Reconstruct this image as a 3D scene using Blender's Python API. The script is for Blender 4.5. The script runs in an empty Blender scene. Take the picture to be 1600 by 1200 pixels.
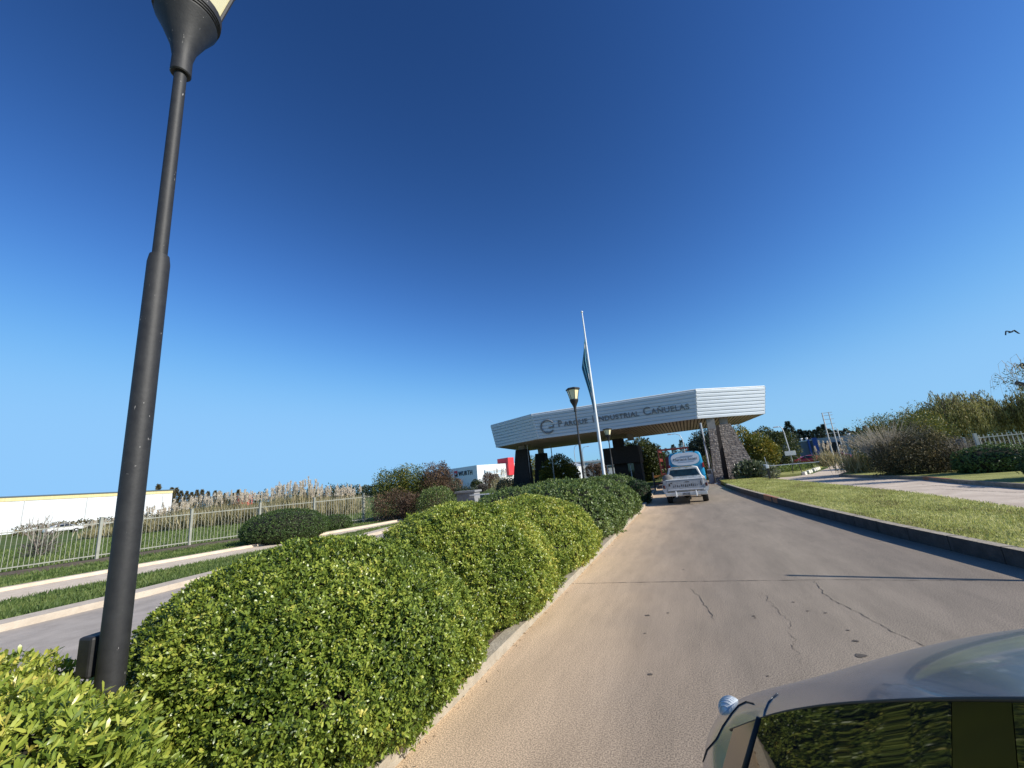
import bpy, bmesh, math, random
import numpy as np
from mathutils import Vector, Matrix
R = math.radians
random.seed(7)
sc = bpy.context.scene
COL = sc.collection

# ------------------------------------------------------------------ camera
F, HD, ROLL, VPX, CH = 640.0, 148.0, 0.092, 1075.0, 1.8
_D = F*F/HD
_up = np.array([-math.sin(ROLL)*_D, -math.cos(ROLL)*_D, F]); _up /= np.linalg.norm(_up)
_x = VPX-800; _y = -(_up[0]*_x+_up[2]*F)/_up[1]
_f = np.array([_x, _y, F]); _f /= np.linalg.norm(_f)
_r = np.cross(_f, _up)
MM = np.array([_r, _f, _up])          # photo axes -> world axes
def ray(px, py): return MM @ np.array([px-800.0, py-600.0, F])
def gp(px, py, z=0.0):                # point of the ground seen at a photo position
    d = ray(px, py); t = (z-CH)/d[2]; return (d[0]*t, d[1]*t)
def at(px, py, Y):                    # point at distance Y along the road
    d = ray(px, py); t = Y/d[1]; return Vector((d[0]*t, Y, CH+d[2]*t))
cam = bpy.data.cameras.new('camera'); camo = bpy.data.objects.new('camera', cam); COL.objects.link(camo)
cam.sensor_width = 36; cam.lens = F/1600*36; cam.clip_start = .05; cam.clip_end = 6000
m = Matrix.Identity(4)
ax, ay, az = MM @ np.array([1, 0, 0]), MM @ np.array([0, -1, 0]), MM @ np.array([0, 0, -1])
for i in range(3): m[i][0], m[i][1], m[i][2] = ax[i], ay[i], az[i]
m[2][3] = CH
camo.matrix_world = m; sc.camera = camo

# ------------------------------------------------------------------ light
SUN_EL, SUN_AZ = 31.0, -6.0           # azimuth measured from +X towards +Y
w = bpy.data.worlds.new('World'); sc.world = w; w.use_nodes = True
nt = w.node_tree; bg = nt.nodes['Background']; sky = nt.nodes.new('ShaderNodeTexSky')
sky.sky_type = 'NISHITA'; sky.sun_disc = False; sky.sun_elevation = R(SUN_EL)
sky.sun_rotation = R(90-SUN_AZ); sky.air_density = 1.0; sky.dust_density = .25; sky.ozone_density = 3.0; sky.altitude = 200
SKS = .115                            # deep clean autumn sky: each channel of the sky texture gets its own contrast
sp = nt.nodes.new('ShaderNodeSeparateColor'); cb = nt.nodes.new('ShaderNodeCombineColor'); nt.links.new(sky.outputs[0], sp.inputs[0])
def _m(op, a, b_):
    k = nt.nodes.new('ShaderNodeMath'); k.operation = op
    for q, v in ((0, a), (1, b_)):
        if isinstance(v, (int, float)): k.inputs[q].default_value = v
        else: nt.links.new(v, k.inputs[q])
    return k.outputs[0]
for _i, (_a, _g, _c) in enumerate(((3.0, 1.93, .26), (2.85, 1.83, .535), (2.85, 1.83, .88))):
    y_ = _m('MULTIPLY', _m('POWER', _m('MULTIPLY', sp.outputs[_i], SKS), _g), _a)
    q_ = _m('POWER', _m('ADD', _m('POWER', _m('DIVIDE', y_, _c), 3.0), 1.0), -1/3)
    nt.links.new(_m('DIVIDE', _m('MULTIPLY', y_, q_), SKS), cb.inputs[_i])
nt.links.new(cb.outputs[0], bg.inputs[0]); bg.inputs[1].default_value = SKS
sl = bpy.data.lights.new('sun', 'SUN'); sl.energy = 5.0; sl.angle = R(.5); sl.color = (1, .95, .86)
so = bpy.data.objects.new('sun', sl); COL.objects.link(so)
sd = Vector((math.cos(R(SUN_AZ))*math.cos(R(SUN_EL)), math.sin(R(SUN_AZ))*math.cos(R(SUN_EL)), math.sin(R(SUN_EL))))
so.rotation_euler = sd.to_track_quat('Z', 'Y').to_euler()
sc.view_settings.view_transform = 'Standard'; sc.view_settings.look = 'None'
sc.view_settings.exposure = .16; sc.view_settings.gamma = 1
sc.render.engine = 'CYCLES'
sc.cycles.max_bounces = 6; sc.cycles.transparent_max_bounces = 6

# ------------------------------------------------------------------ helpers
MATS = {}
def mat(name, c, c2=None, scale=5, rough=.8, metal=0, bump=0, bscale=None, spec=.5, c3=None, detail=6, stretch=None, coat=0):
    if name in MATS: return MATS[name]
    mt = bpy.data.materials.new(name); mt.use_nodes = True; n = mt.node_tree; b = n.nodes['Principled BSDF']
    b.inputs['Roughness'].default_value = rough; b.inputs['Metallic'].default_value = metal
    b.inputs['Specular IOR Level'].default_value = spec; b.inputs['Coat Weight'].default_value = coat
    b.inputs['Coat Roughness'].default_value = .04
    b.inputs['Base Color'].default_value = (*c, 1)
    tc = n.nodes.new('ShaderNodeTexCoord'); mp = n.nodes.new('ShaderNodeMapping')
    n.links.new(tc.outputs['Object'], mp.inputs[0])
    if stretch: mp.inputs['Scale'].default_value = stretch
    if c2:
        no = n.nodes.new('ShaderNodeTexNoise'); no.inputs['Scale'].default_value = scale; no.inputs['Detail'].default_value = detail
        no.inputs['Roughness'].default_value = .65
        n.links.new(mp.outputs[0], no.inputs['Vector'])
        cr = n.nodes.new('ShaderNodeValToRGB'); e = cr.color_ramp.elements
        e[0].position = .33; e[0].color = (*c, 1); e[1].position = .67; e[1].color = (*c2, 1)
        if c3: k = e.new(.5); k.color = (*c3, 1)
        n.links.new(no.outputs['Fac'], cr.inputs[0]); n.links.new(cr.outputs[0], b.inputs['Base Color'])
    if bump:
        nb = n.nodes.new('ShaderNodeTexNoise'); nb.inputs['Scale'].default_value = bscale or scale*4; nb.inputs['Detail'].default_value = 8
        n.links.new(mp.outputs[0], nb.inputs['Vector'])
        bu = n.nodes.new('ShaderNodeBump'); bu.inputs['Strength'].default_value = bump; bu.inputs['Distance'].default_value = .02
        n.links.new(nb.outputs['Fac'], bu.inputs['Height']); n.links.new(bu.outputs[0], b.inputs['Normal'])
    MATS[name] = mt; return mt
def leafmat(name, stops, rough=.45, trans=.25, spec=.5):
    """foliage: each leaf carries its own value, so each leaf has its own green"""
    if name in MATS: return MATS[name]
    mt = bpy.data.materials.new(name); mt.use_nodes = True; n = mt.node_tree; b = n.nodes['Principled BSDF']
    at_ = n.nodes.new('ShaderNodeAttribute'); at_.attribute_name = 'lv'
    cr = n.nodes.new('ShaderNodeValToRGB'); e = cr.color_ramp.elements
    e[0].position = stops[0][0]; e[0].color = (*stops[0][1], 1); e[1].position = stops[-1][0]; e[1].color = (*stops[-1][1], 1)
    for p, c in stops[1:-1]: k = e.new(p); k.color = (*c, 1)
    n.links.new(at_.outputs['Fac'], cr.inputs[0]); n.links.new(cr.outputs[0], b.inputs['Base Color'])
    b.inputs['Roughness'].default_value = rough; b.inputs['Specular IOR Level'].default_value = spec
    tr = n.nodes.new('ShaderNodeBsdfTranslucent'); n.links.new(cr.outputs[0], tr.inputs[0])
    mx = n.nodes.new('ShaderNodeMixShader'); mx.inputs[0].default_value = trans
    n.links.new(b.outputs[0], mx.inputs[1]); n.links.new(tr.outputs[0], mx.inputs[2])
    n.links.new(mx.outputs[0], n.nodes['Material Output'].inputs[0])
    MATS[name] = mt; return mt
def tag(o, label=None, cat=None, group=None, kind=None):
    if label: o['label'] = label
    if cat: o['category'] = cat
    if group: o['group'] = group
    if kind: o['kind'] = kind
    return o
def thing(name, label, cat, loc=(0, 0, 0), rz=0, group=None):
    o = bpy.data.objects.new(name, None); COL.objects.link(o); o.empty_display_size = .2
    o.location = loc; o.rotation_euler = (0, 0, rz); return tag(o, label, cat, group)
def link(name, me, m_, parent=None, smooth=False):
    me.materials.append(m_)
    if smooth: me.polygons.foreach_set('use_smooth', [True]*len(me.polygons))
    o = bpy.data.objects.new(name, me); COL.objects.link(o)
    if parent: o.parent = parent
    return o
class MB:
    def __init__(s): s.v = []; s.f = []
    def add(s, vs, fs):
        k = len(s.v); s.v += [tuple(v) for v in vs]; s.f += [tuple(i+k for i in f) for f in fs]; return s
    def box(s, x0, x1, y0, y1, z0, z1, M=None, tx=1, ty=1):
        cx, cy = (x0+x1)/2, (y0+y1)/2
        vs = [Vector((x, y, z0)) for x, y in ((x0, y0), (x1, y0), (x1, y1), (x0, y1))]
        vs += [Vector((cx+(x-cx)*tx, cy+(y-cy)*ty, z1)) for x, y in ((x0, y0), (x1, y0), (x1, y1), (x0, y1))]
        if M: vs = [M @ v for v in vs]
        return s.add(vs, [(3, 2, 1, 0), (4, 5, 6, 7), (0, 1, 5, 4), (1, 2, 6, 5), (2, 3, 7, 6), (3, 0, 4, 7)])
    def tube(s, pts, rs, n=10, cap=True):
        pts = [Vector(p) for p in pts]
        if not hasattr(rs, '__len__'): rs = [rs]*len(pts)
        vs = []; fs = []; ref = None
        for i, p in enumerate(pts):
            d = (pts[min(i+1, len(pts)-1)]-pts[max(i-1, 0)]).normalized()
            if ref is None: ref = Vector((1, 0, 0)) if abs(d.x) < .9 else Vector((0, 1, 0))
            u = (ref-d*ref.dot(d)).normalized(); ref = u; vv = d.cross(u)
            for k in range(n):
                a = 2*math.pi*k/n; vs.append(p+(u*math.cos(a)+vv*math.sin(a))*rs[i])
        for i in range(len(pts)-1):
            for k in range(n):
                a, b = i*n+k, i*n+(k+1) % n; fs.append((a, b, b+n, a+n))
        if cap: fs.append(tuple(range(n-1, -1, -1))); fs.append(tuple(range(len(vs)-n, len(vs))))
        return s.add(vs, fs)
    def lathe(s, prof, n=24, c=(0, 0, 0), rot=0):
        vs = []; fs = []
        for r, z in prof:
            for k in range(n):
                a = 2*math.pi*k/n+rot; vs.append((c[0]+r*math.cos(a), c[1]+r*math.sin(a), c[2]+z))
        for i in range(len(prof)-1):
            for k in range(n):
                a, b = i*n+k, i*n+(k+1) % n; fs.append((a, b, b+n, a+n))
        fs.append(tuple(range(n-1, -1, -1))); fs.append(tuple(range(len(vs)-n, len(vs))))
        return s.add(vs, fs)
    def prism(s, poly, z0, z1):
        n = len(poly)
        vs = [(x, y, z0) for x, y in poly]+[(x, y, z1) for x, y in poly]
        return s.add(vs, [tuple(range(n-1, -1, -1)), tuple(range(n, 2*n))]+[(i, (i+1) % n, (i+1) % n+n, i+n) for i in range(n)])
    def build(s, name, m_, parent=None, smooth=False, bevel=0, sub=0):
        me = bpy.data.meshes.new(name); me.from_pydata(s.v, [], s.f); me.update()
        o = link(name, me, m_, parent, smooth)
        if bevel: b = o.modifiers.new('bevel', 'BEVEL'); b.width = bevel; b.segments = 2; b.limit_method = 'ANGLE'
        if sub: b = o.modifiers.new('subdivision', 'SUBSURF'); b.levels = sub; b.render_levels = sub
        return o
def smooth_angle(o, a=35):
    o.data.polygons.foreach_set('use_smooth', [True]*len(o.data.polygons))
    try: o.data.set_sharp_from_angle(angle=R(a))
    except Exception: pass
    return o
# many leaves as one mesh, from numpy arrays
T_HI = (np.array([(0, 0, 0), (.38, -.46, .10), (.38, 0, -.02), (.38, .46, .10), (.75, -.42, .08), (.75, 0, -.05), (.75, .42, .08), (1, 0, -.08)], float),
        [(0, 2, 1), (0, 3, 2), (1, 2, 5, 4), (2, 3, 6, 5), (4, 5, 7), (5, 6, 7)])
T_LO = (np.array([(0, 0, 0), (.5, -.5, .12), (.5, .5, .12), (1, 0, 0)], float), [(0, 3, 1), (0, 2, 3)])
T_MID = (np.array([(0, 0, 0), (.40, -.40, .12), (.40, .40, .12), (.80, -.46, .08), (.80, .46, .08), (1, 0, -.05)], float), [(0, 2, 1), (1, 2, 4, 3), (3, 4, 5)])
def nrm(a): return a/np.maximum(np.linalg.norm(a, axis=1, keepdims=True), 1e-9)
def leaves(name, P, D, L, W, m_, parent, lv, rng, tpl=T_LO, N=None, bend=0):
    n = len(P); D = nrm(D)
    if N is None: N = rng.normal(size=(n, 3))
    N = N-D*(N*D).sum(1, keepdims=True); N = nrm(N); S = np.cross(D, N)
    T, Fc = tpl; k = len(T)
    L = np.broadcast_to(L, (n,)); W = np.broadcast_to(W, (n,))
    V = P[:, None, :]+D[:, None, :]*(T[None, :, 0:1]*L[:, None, None])+S[:, None, :]*(T[None, :, 1:2]*W[:, None, None])+N[:, None, :]*((T[None, :, 2:3]-bend*T[None, :, 0:1]**2)*W[:, None, None])
    V = V.reshape(-1, 3)
    lt = np.array([len(f) for f in Fc]); li = np.concatenate([np.array(f) for f in Fc])
    LI = (np.arange(n)[:, None]*k+li[None, :]).ravel(); LT = np.tile(lt, n); LS = np.concatenate([[0], np.cumsum(LT)[:-1]])
    me = bpy.data.meshes.new(name); me.vertices.add(len(V)); me.vertices.foreach_set('co', V.astype(np.float32).ravel())
    me.loops.add(len(LI)); me.loops.foreach_set('vertex_index', LI.astype(np.int32))
    me.polygons.add(len(LT)); me.polygons.foreach_set('loop_start', LS.astype(np.int32)); me.polygons.foreach_set('loop_total', LT.astype(np.int32))
    me.update(calc_edges=True)
    a = me.attributes.new('lv', 'FLOAT', 'POINT'); a.data.foreach_set('value', np.repeat(np.clip(lv, 0, 1), k).astype(np.float32))
    return link(name, me, m_, parent, False)
def lump(d, s):
    return (np.sin(d[:, 0]*5.1+s)*np.sin(d[:, 1]*4.3+2*s)+.6*np.sin(d[:, 2]*7.7+s*3+d[:, 0]*6)*np.sin(d[:, 1]*9.1+s)+.35*np.sin(d[:, 0]*17+s*5)*np.sin(d[:, 1]*15+d[:, 2]*13))/1.6
def sphere_dirs(n, rng, zmin=-1):
    d = nrm(rng.normal(size=(int(n*2.6)+10, 3))); d = d[d[:, 2] > zmin][:n]; return d
def crown(name, blobs, n, L, W, m_, parent, seed, shell=.35, rough=.18, up=.3, out=1.0, zmin=.05, tone=.25, tpl=T_LO, hang=0, lvmul=.2, lvoff=.42):
    """foliage through a set of ellipsoids (x,y,z,rx,ry,rz)"""
    rng = np.random.default_rng(seed); B = np.array(blobs, float)
    wgt = (B[:, 3]*B[:, 4]+B[:, 4]*B[:, 5]+B[:, 3]*B[:, 5]); k = rng.choice(len(B), n, p=wgt/wgt.sum())
    d = nrm(rng.normal(size=(n, 3))); q = B[k]
    rr = 1-shell*rng.random(n)**1.6
    lm = lump(d+q[:, :3]*.37, seed*1.3)
    rad = rr*(1+rough*lm)
    P = q[:, :3]+d*q[:, 3:6]*rad[:, None]
    ok = P[:, 2] > zmin; P = P[ok]; d = d[ok]; lm = lm[ok]; n = len(P)
    D = d*out+rng.normal(size=(n, 3))*.75+np.array([0, 0, up])
    if hang: D = np.array([0, 0, -1.0])*hang+rng.normal(size=(n, 3))*.25
    c = lump(P*.45, seed*.7)
    lv = lvoff+tone*c+rng.normal(size=n)*lvmul
    return leaves(name, P, D, L*(.6+.8*rng.random(n)), W*(.7+.6*rng.random(n)), m_, parent, lv, rng, tpl)
def limb_tree(mb, base, h, spread, n, r, rng, top=1):
    x, y, z = base
    mb.tube([(x, y, z), (x+rng.uniform(-.05, .05)*h, y, z+h*.5), (x+rng.uniform(-.06, .06)*h, y, z+h*.92)], [r, r*.7, r*.2], 8)
    for i in range(n):
        a = rng.uniform(0, 2*math.pi); z0 = h*rng.uniform(.2, .6); z1 = h*rng.uniform(.6, 1.0)*top; q = spread*rng.uniform(.5, 1)
        mb.tube([(x, y, z+z0), (x+math.cos(a)*q*.5, y+math.sin(a)*q*.5, z+(z0*.4+z1*.6)), (x+math.cos(a)*q, y+math.sin(a)*q, z+z1)], [r*.5, r*.32, r*.08], 6)

# ------------------------------------------------------------------ materials
BARK = mat('bark', (.10, .07, .05), (.19, .15, .11), 9, .95, bump=.5)
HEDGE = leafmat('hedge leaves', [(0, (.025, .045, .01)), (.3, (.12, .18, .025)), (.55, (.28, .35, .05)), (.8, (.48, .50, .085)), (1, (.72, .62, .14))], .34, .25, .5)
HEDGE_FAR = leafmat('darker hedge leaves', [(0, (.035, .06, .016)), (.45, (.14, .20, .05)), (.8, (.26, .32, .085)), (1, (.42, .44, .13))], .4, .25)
BOX = leafmat('clipped bush leaves', [(0, (.02, .045, .01)), (.5, (.07, .12, .025)), (1, (.15, .21, .045))], .45, .22)
GRN = leafmat('tree green', [(0, (.012, .022, .008)), (.5, (.045, .065, .016)), (.8, (.10, .12, .03)), (1, (.2, .2, .04))], .5, .25)
YEL = leafmat('autumn yellow green', [(0, (.035, .055, .012)), (.45, (.11, .14, .025)), (.75, (.24, .22, .03)), (1, (.5, .34, .04))], .5, .3)
RUST = leafmat('rust leaves', [(0, (.03, .018, .012)), (.45, (.12, .07, .04)), (.8, (.22, .13, .07)), (1, (.3, .2, .08))], .6, .25)
DARKB = leafmat('dark purple brown leaves', [(0, (.02, .02, .01)), (.4, (.08, .075, .03)), (.75, (.22, .17, .07)), (1, (.42, .31, .14))], .6, .2)
GREYL = leafmat('grey green leaves', [(0, (.05, .045, .04)), (.5, (.13, .115, .10)), (1, (.26, .22, .18))], .7, .2)
PINE = leafmat('conifer needles', [(0, (.012, .02, .012)), (.5, (.045, .065, .035)), (1, (.13, .15, .075))], .6, .1)
POPL = leafmat('poplar leaves', [(0, (.04, .038, .018)), (.5, (.14, .12, .055)), (1, (.32, .25, .11))], .6, .2)
WILL = leafmat('willow leaves', [(0, (.09, .09, .03)), (.5, (.30, .29, .09)), (1, (.52, .44, .18))], .55, .3)
TAN = leafmat('dry reed', [(0, (.14, .14, .06)), (.45, (.36, .32, .16)), (1, (.66, .56, .36))], .8, .3)
PLUME = leafmat('plume', [(0, (.48, .40, .28)), (.5, (.72, .63, .50)), (1, (.86, .80, .70))], .9, .4)
GRASS = leafmat('grass blades', [(0, (.05, .085, .018)), (.5, (.12, .18, .04)), (1, (.26, .30, .09))], .6, .3)
LAWN = leafmat('dry lawn blades', [(0, (.19, .14, .07)), (.22, (.32, .30, .09)), (.55, (.46, .48, .13)), (1, (.72, .66, .30))], .6, .3)
BLACK = mat('black painted steel', (.017, .016, .016), (.028, .027, .026), 14, .6, bump=.06, bscale=60)
def flecks():
    n = BLACK.node_tree; bs = n.nodes['Principled BSDF']; src = bs.inputs['Base Color'].links[0].from_socket
    tc = n.nodes.new('ShaderNodeTexCoord'); mp = n.nodes.new('ShaderNodeMapping'); mp.inputs['Scale'].default_value = (1, 1, .35); n.links.new(tc.outputs['Object'], mp.inputs[0])
    no = n.nodes.new('ShaderNodeTexNoise'); no.inputs['Scale'].default_value = 42; no.inputs['Detail'].default_value = 3; n.links.new(mp.outputs[0], no.inputs['Vector'])
    cr = n.nodes.new('ShaderNodeValToRGB'); cr.color_ramp.elements[0].position = .71; cr.color_ramp.elements[1].position = .74; n.links.new(no.outputs['Fac'], cr.inputs[0])
    mx = n.nodes.new('ShaderNodeMixRGB'); mx.inputs[2].default_value = (.30, .28, .26, 1); n.links.new(cr.outputs[0], mx.inputs[0]); n.links.new(src, mx.inputs[1]); n.links.new(mx.outputs[0], bs.inputs['Base Color'])
flecks()
CONC = mat('kerb concrete', (.34, .29, .22), (.46, .40, .31), 6, .9, bump=.6, bscale=35, spec=.12)
KERB2 = mat('weathered kerb', (.17, .15, .12), (.29, .26, .21), 5, .92, bump=.6, bscale=30, spec=.12)
WHITE = mat('white paint', (.72, .72, .70), (.80, .80, .78), 3, .5)
GALV = mat('galvanised steel', (.45, .46, .47), (.56, .57, .58), 8, .45, metal=.3)
GLASSD = mat('dark glass', (.012, .016, .02), rough=.06, spec=.8)
TYRE = mat('tyre', (.015, .015, .015), (.025, .025, .025), 30, .9)

# ------------------------------------------------------------------ ground
def sheet(name, poly, z, m_, kind='structure'):
    me = bpy.data.meshes.new(name); me.from_pydata([(x, y, z) for x, y in poly], [], [tuple(range(len(poly)))]); me.update()
    o = link(name, me, m_); tag(o, kind=kind); return o
def strip(name, A, B, z, m_, th=0):
    """band between two polylines with equal point counts; th gives a real step below it"""
    n = len(A); b = MB(); vs = [(x, y, z) for x, y in A]+[(x, y, z) for x, y in B]; fs = [(i, n+i, n+i+1, i+1) for i in range(n-1)]
    b.add(vs, fs)
    if th:
        for P in (A, B):
            for i in range(n-1):
                (x0, y0), (x1, y1) = P[i], P[i+1]; b.add([(x0, y0, z-th), (x1, y1, z-th), (x1, y1, z), (x0, y0, z)], [(0, 1, 2, 3)])
        for q in (0, n-1): (x0, y0), (x1, y1) = A[q], B[q]; b.add([(x0, y0, z-th), (x1, y1, z-th), (x1, y1, z), (x0, y0, z)], [(0, 1, 2, 3)])
    o = b.build(name, m_); bm = bmesh.new(); bm.from_mesh(o.data)
    for f in bm.faces:
        if f.normal.z < -.5: f.normal_flip()
    bm.to_mesh(o.data); bm.free(); tag(o, kind='structure'); return o
field_m = mat('field grass', (.065, .10, .022), (.17, .17, .06), .35, .95, bump=.8, bscale=25, c3=(.095, .135, .032), spec=.12)
field = sheet('ground', [(-2500, -60), (2500, -60), (2500, 4000), (-2500, 4000)], -.03, field_m)
# road surface: its left gutter band is bare tan concrete, the running lane greyer
def road_mat():
    mt = bpy.data.materials.new('road surface'); mt.use_nodes = True; n = mt.node_tree; b = n.nodes['Principled BSDF']; b.inputs['Roughness'].default_value = .95; b.inputs['Specular IOR Level'].default_value = .18
    N = lambda t: n.nodes.new('ShaderNode'+t); K = n.links.new
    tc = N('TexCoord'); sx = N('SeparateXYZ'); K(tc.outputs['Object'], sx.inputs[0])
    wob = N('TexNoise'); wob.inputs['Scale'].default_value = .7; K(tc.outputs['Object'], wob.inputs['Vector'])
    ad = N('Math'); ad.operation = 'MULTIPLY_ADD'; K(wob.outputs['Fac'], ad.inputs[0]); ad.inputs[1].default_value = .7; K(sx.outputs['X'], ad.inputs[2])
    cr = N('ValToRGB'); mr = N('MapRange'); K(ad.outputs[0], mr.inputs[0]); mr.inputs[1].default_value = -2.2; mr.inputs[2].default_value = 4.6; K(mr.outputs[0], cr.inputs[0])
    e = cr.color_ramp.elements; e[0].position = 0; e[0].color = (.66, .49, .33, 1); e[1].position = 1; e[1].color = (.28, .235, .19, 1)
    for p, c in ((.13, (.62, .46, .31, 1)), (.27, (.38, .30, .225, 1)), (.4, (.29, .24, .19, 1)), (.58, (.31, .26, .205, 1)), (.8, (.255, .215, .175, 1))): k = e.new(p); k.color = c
    g = N('TexNoise'); g.inputs['Scale'].default_value = 95; g.inputs['Detail'].default_value = 4; K(tc.outputs['Object'], g.inputs['Vector'])
    gr = N('ValToRGB'); gr.color_ramp.elements[0].position = .40; gr.color_ramp.elements[0].color = (.62, .62, .62, 1); gr.color_ramp.elements[1].position = .60; gr.color_ramp.elements[1].color = (1.32, 1.31, 1.27, 1); K(g.outputs['Fac'], gr.inputs[0])
    mp = N('Mapping'); mp.inputs['Scale'].default_value = (1.6, .3, 1); K(tc.outputs['Object'], mp.inputs[0])
    st = N('TexNoise'); st.inputs['Scale'].default_value = 1.4; st.inputs['Detail'].default_value = 9; st.inputs['Roughness'].default_value = .7; K(mp.outputs[0], st.inputs['Vector'])
    sr = N('ValToRGB'); sr.color_ramp.elements[0].position = .3; sr.color_ramp.elements[0].color = (.78, .78, .78, 1); sr.color_ramp.elements[1].position = .7; sr.color_ramp.elements[1].color = (1.14, 1.13, 1.12, 1); K(st.outputs['Fac'], sr.inputs[0])
    m1 = N('MixRGB'); m1.blend_type = 'MULTIPLY'; m1.inputs[0].default_value = 1; K(cr.outputs[0], m1.inputs[1]); K(gr.outputs[0], m1.inputs[2])
    m2 = N('MixRGB'); m2.blend_type = 'MULTIPLY'; m2.inputs[0].default_value = 1; K(m1.outputs[0], m2.inputs[1]); K(sr.outputs[0], m2.inputs[2])
    K(m2.outputs[0], b.inputs['Base Color'])
    bu = N('Bump'); bu.inputs['Strength'].default_value = .35; bu.inputs['Distance'].default_value = .003; K(g.outputs['Fac'], bu.inputs['Height']); K(bu.outputs[0], b.inputs['Normal'])
    return mt
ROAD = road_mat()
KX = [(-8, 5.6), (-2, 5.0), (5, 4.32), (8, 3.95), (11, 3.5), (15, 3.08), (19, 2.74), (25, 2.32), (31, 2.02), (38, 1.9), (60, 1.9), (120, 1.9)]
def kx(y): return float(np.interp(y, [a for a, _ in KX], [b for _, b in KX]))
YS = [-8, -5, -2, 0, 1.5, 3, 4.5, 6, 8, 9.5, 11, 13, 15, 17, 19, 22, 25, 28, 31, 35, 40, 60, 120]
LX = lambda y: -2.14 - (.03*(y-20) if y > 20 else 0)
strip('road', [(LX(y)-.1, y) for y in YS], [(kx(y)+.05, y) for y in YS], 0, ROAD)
# kerb and raised lawn on the right
strip('kerb', [(kx(y), y) for y in YS[:19]], [(kx(y)+.17, y) for y in YS[:19]], .24, CONC)
KF = mat('kerb face in painted shade', (.045, .042, .04), (.09, .082, .075), 5, .95, bump=.5, bscale=30)  # darker than the kerb top: shade on the road side put into the colour
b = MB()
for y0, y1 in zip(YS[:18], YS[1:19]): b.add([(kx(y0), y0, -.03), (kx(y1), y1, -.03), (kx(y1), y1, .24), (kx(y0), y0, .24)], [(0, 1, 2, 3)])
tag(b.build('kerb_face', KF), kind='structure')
b = MB(); y = 3.4                      # mortar joints between the kerb stones
while y < 30: b.box(kx(y)-.004, kx(y)+.172, y, y+.014, .0, .243); y += 1.0
tag(b.build('kerb_joints', mat('mortar joint', (.03, .028, .025), rough=1)), kind='structure')
MR = lambda y: float(np.interp(y, [-8, 5, 12.5, 17.5, 24, 30, 34, 36.8], [6.9, 6.5, 6.36, 6.5, 6.05, 5.5, 5.1, 4.7]))
lawn_m = mat('mown lawn', (.18, .19, .06), (.38, .37, .14), .9, .95, bump=.9, bscale=45, c3=(.33, .33, .11), spec=.12)
YL = [y for y in YS if y <= 35]+[36.8]
strip('lawn', [(kx(y)+.17, y) for y in YL], [(MR(y), y) for y in YL], .225, lawn_m, th=.2)
strip('lawn_edge', [(MR(y), y) for y in YL], [(MR(y)+.09, y) for y in YL], .20, KERB2, th=.2)
# right carriageway, concrete, curving away to the right behind the big bush
slab_m = mat('pale concrete slabs', (.50, .405, .315), (.70, .585, .46), 1.1, .9, bump=.4, bscale=40, spec=.12)
sheet('side_road', [(7, -8), (16, -8), (14.5, 10), (12, 20), (13, 28), (14, 36), (20, 50), (34, 62), (60, 74), (60, 84), (30, 74), (18, 68.5), (13, 52), (9.4, 42), (7.6, 39.5), (4.6, 39.2), (4.6, 45), (1.9, 45), (1.9, 36.9), (4.7, 36.7), (5.2, 34), (6.0, 24), (6.4, 17.5), (6.2, 12.5), (6.3, 5)], -.004, slab_m)
for k, (p, q) in enumerate((((7.35, 19.5), (12, 21.5)), ((6.7, 28.4), (11.2, 29.6)), ((7.3, 13), (14, 14.5)))):
    pass
# verge right of the side road
VR = [(13.2, -8), (12.3, 5), (10.9, 14), (9.9, 19), (9.95, 23), (10.25, 26.5), (9.5, 31), (9.1, 34.3), (10.0, 36.5), (12.5, 41), (17, 48), (30, 59)]
VR2 = [(x+.16, y+(.05 if i < 7 else -.1)) for i, (x, y) in enumerate(VR)]
strip('verge_kerb', VR, VR2, .15, KERB2, th=.2)
strip('verge', VR2, [(x+30, y-6) for x, y in VR2], .14, lawn_m, th=.1)
# island of grass on the far side of the junction
IS = [(6.4, 40.4), (8.3, 40.6), (9.4, 43.5), (12.2, 52), (16, 63), (12, 64), (8.0, 52), (6.2, 44)]
b = MB(); b.prism(IS, -.05, .14); tag(b.build('grass_island', lawn_m), kind='structure')
b = MB()
for i in range(9):
    t = i/9; x = 8.5+3.6*t; y = 41.1+10.4*t; a = math.atan2(10.4, 3.6)
    if i in (1, 4): continue
    b.box(-.5, .5, -.14, .14, -.02, .24, Matrix.Translation((x+.12, y-.05, 0)) @ Matrix.Rotation(a, 4, 'Z'), .96, .8)
tag(b.build('island_kerb', mat('white kerb paint', (.60, .56, .46), (.74, .70, .6), 4, .8), bevel=.02), kind='structure')
# median with the shrubs, its kerb, and the left carriageway
ML = lambda y: float(np.interp(y, [-8, 5, 10, 20, 30, 45], [-5.3, -5.3, -6.0, -9.2, -11.5, -13]))
YM = [y for y in YS if y <= 40]
soil = mat('dry soil', (.16, .12, .085), (.30, .24, .17), 8, .95, bump=1, bscale=30, spec=.12)
strip('median_soil', [(ML(y)+.15, y) for y in YM], [(LX(y)-.15, y) for y in YM], .08, soil, th=.12)
strip('median_kerb', [(LX(y)-.15, y) for y in YM], [(LX(y), y) for y in YM], .10, CONC, th=.16)
strip('left_median_kerb', [(ML(y), y) for y in YM], [(ML(y)+.15, y) for y in YM], .13, CONC, th=.16)
LA = [(-13, 0), (-11.75, 2.2), (-11.6, 3.62), (-11.55, 6), (-12.0, 10), (-12.8, 15), (-14.0, 21), (-15.2, 28), (-16, 45)]
def off(P, d): return [(x+d, y) for x, y in P]
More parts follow.
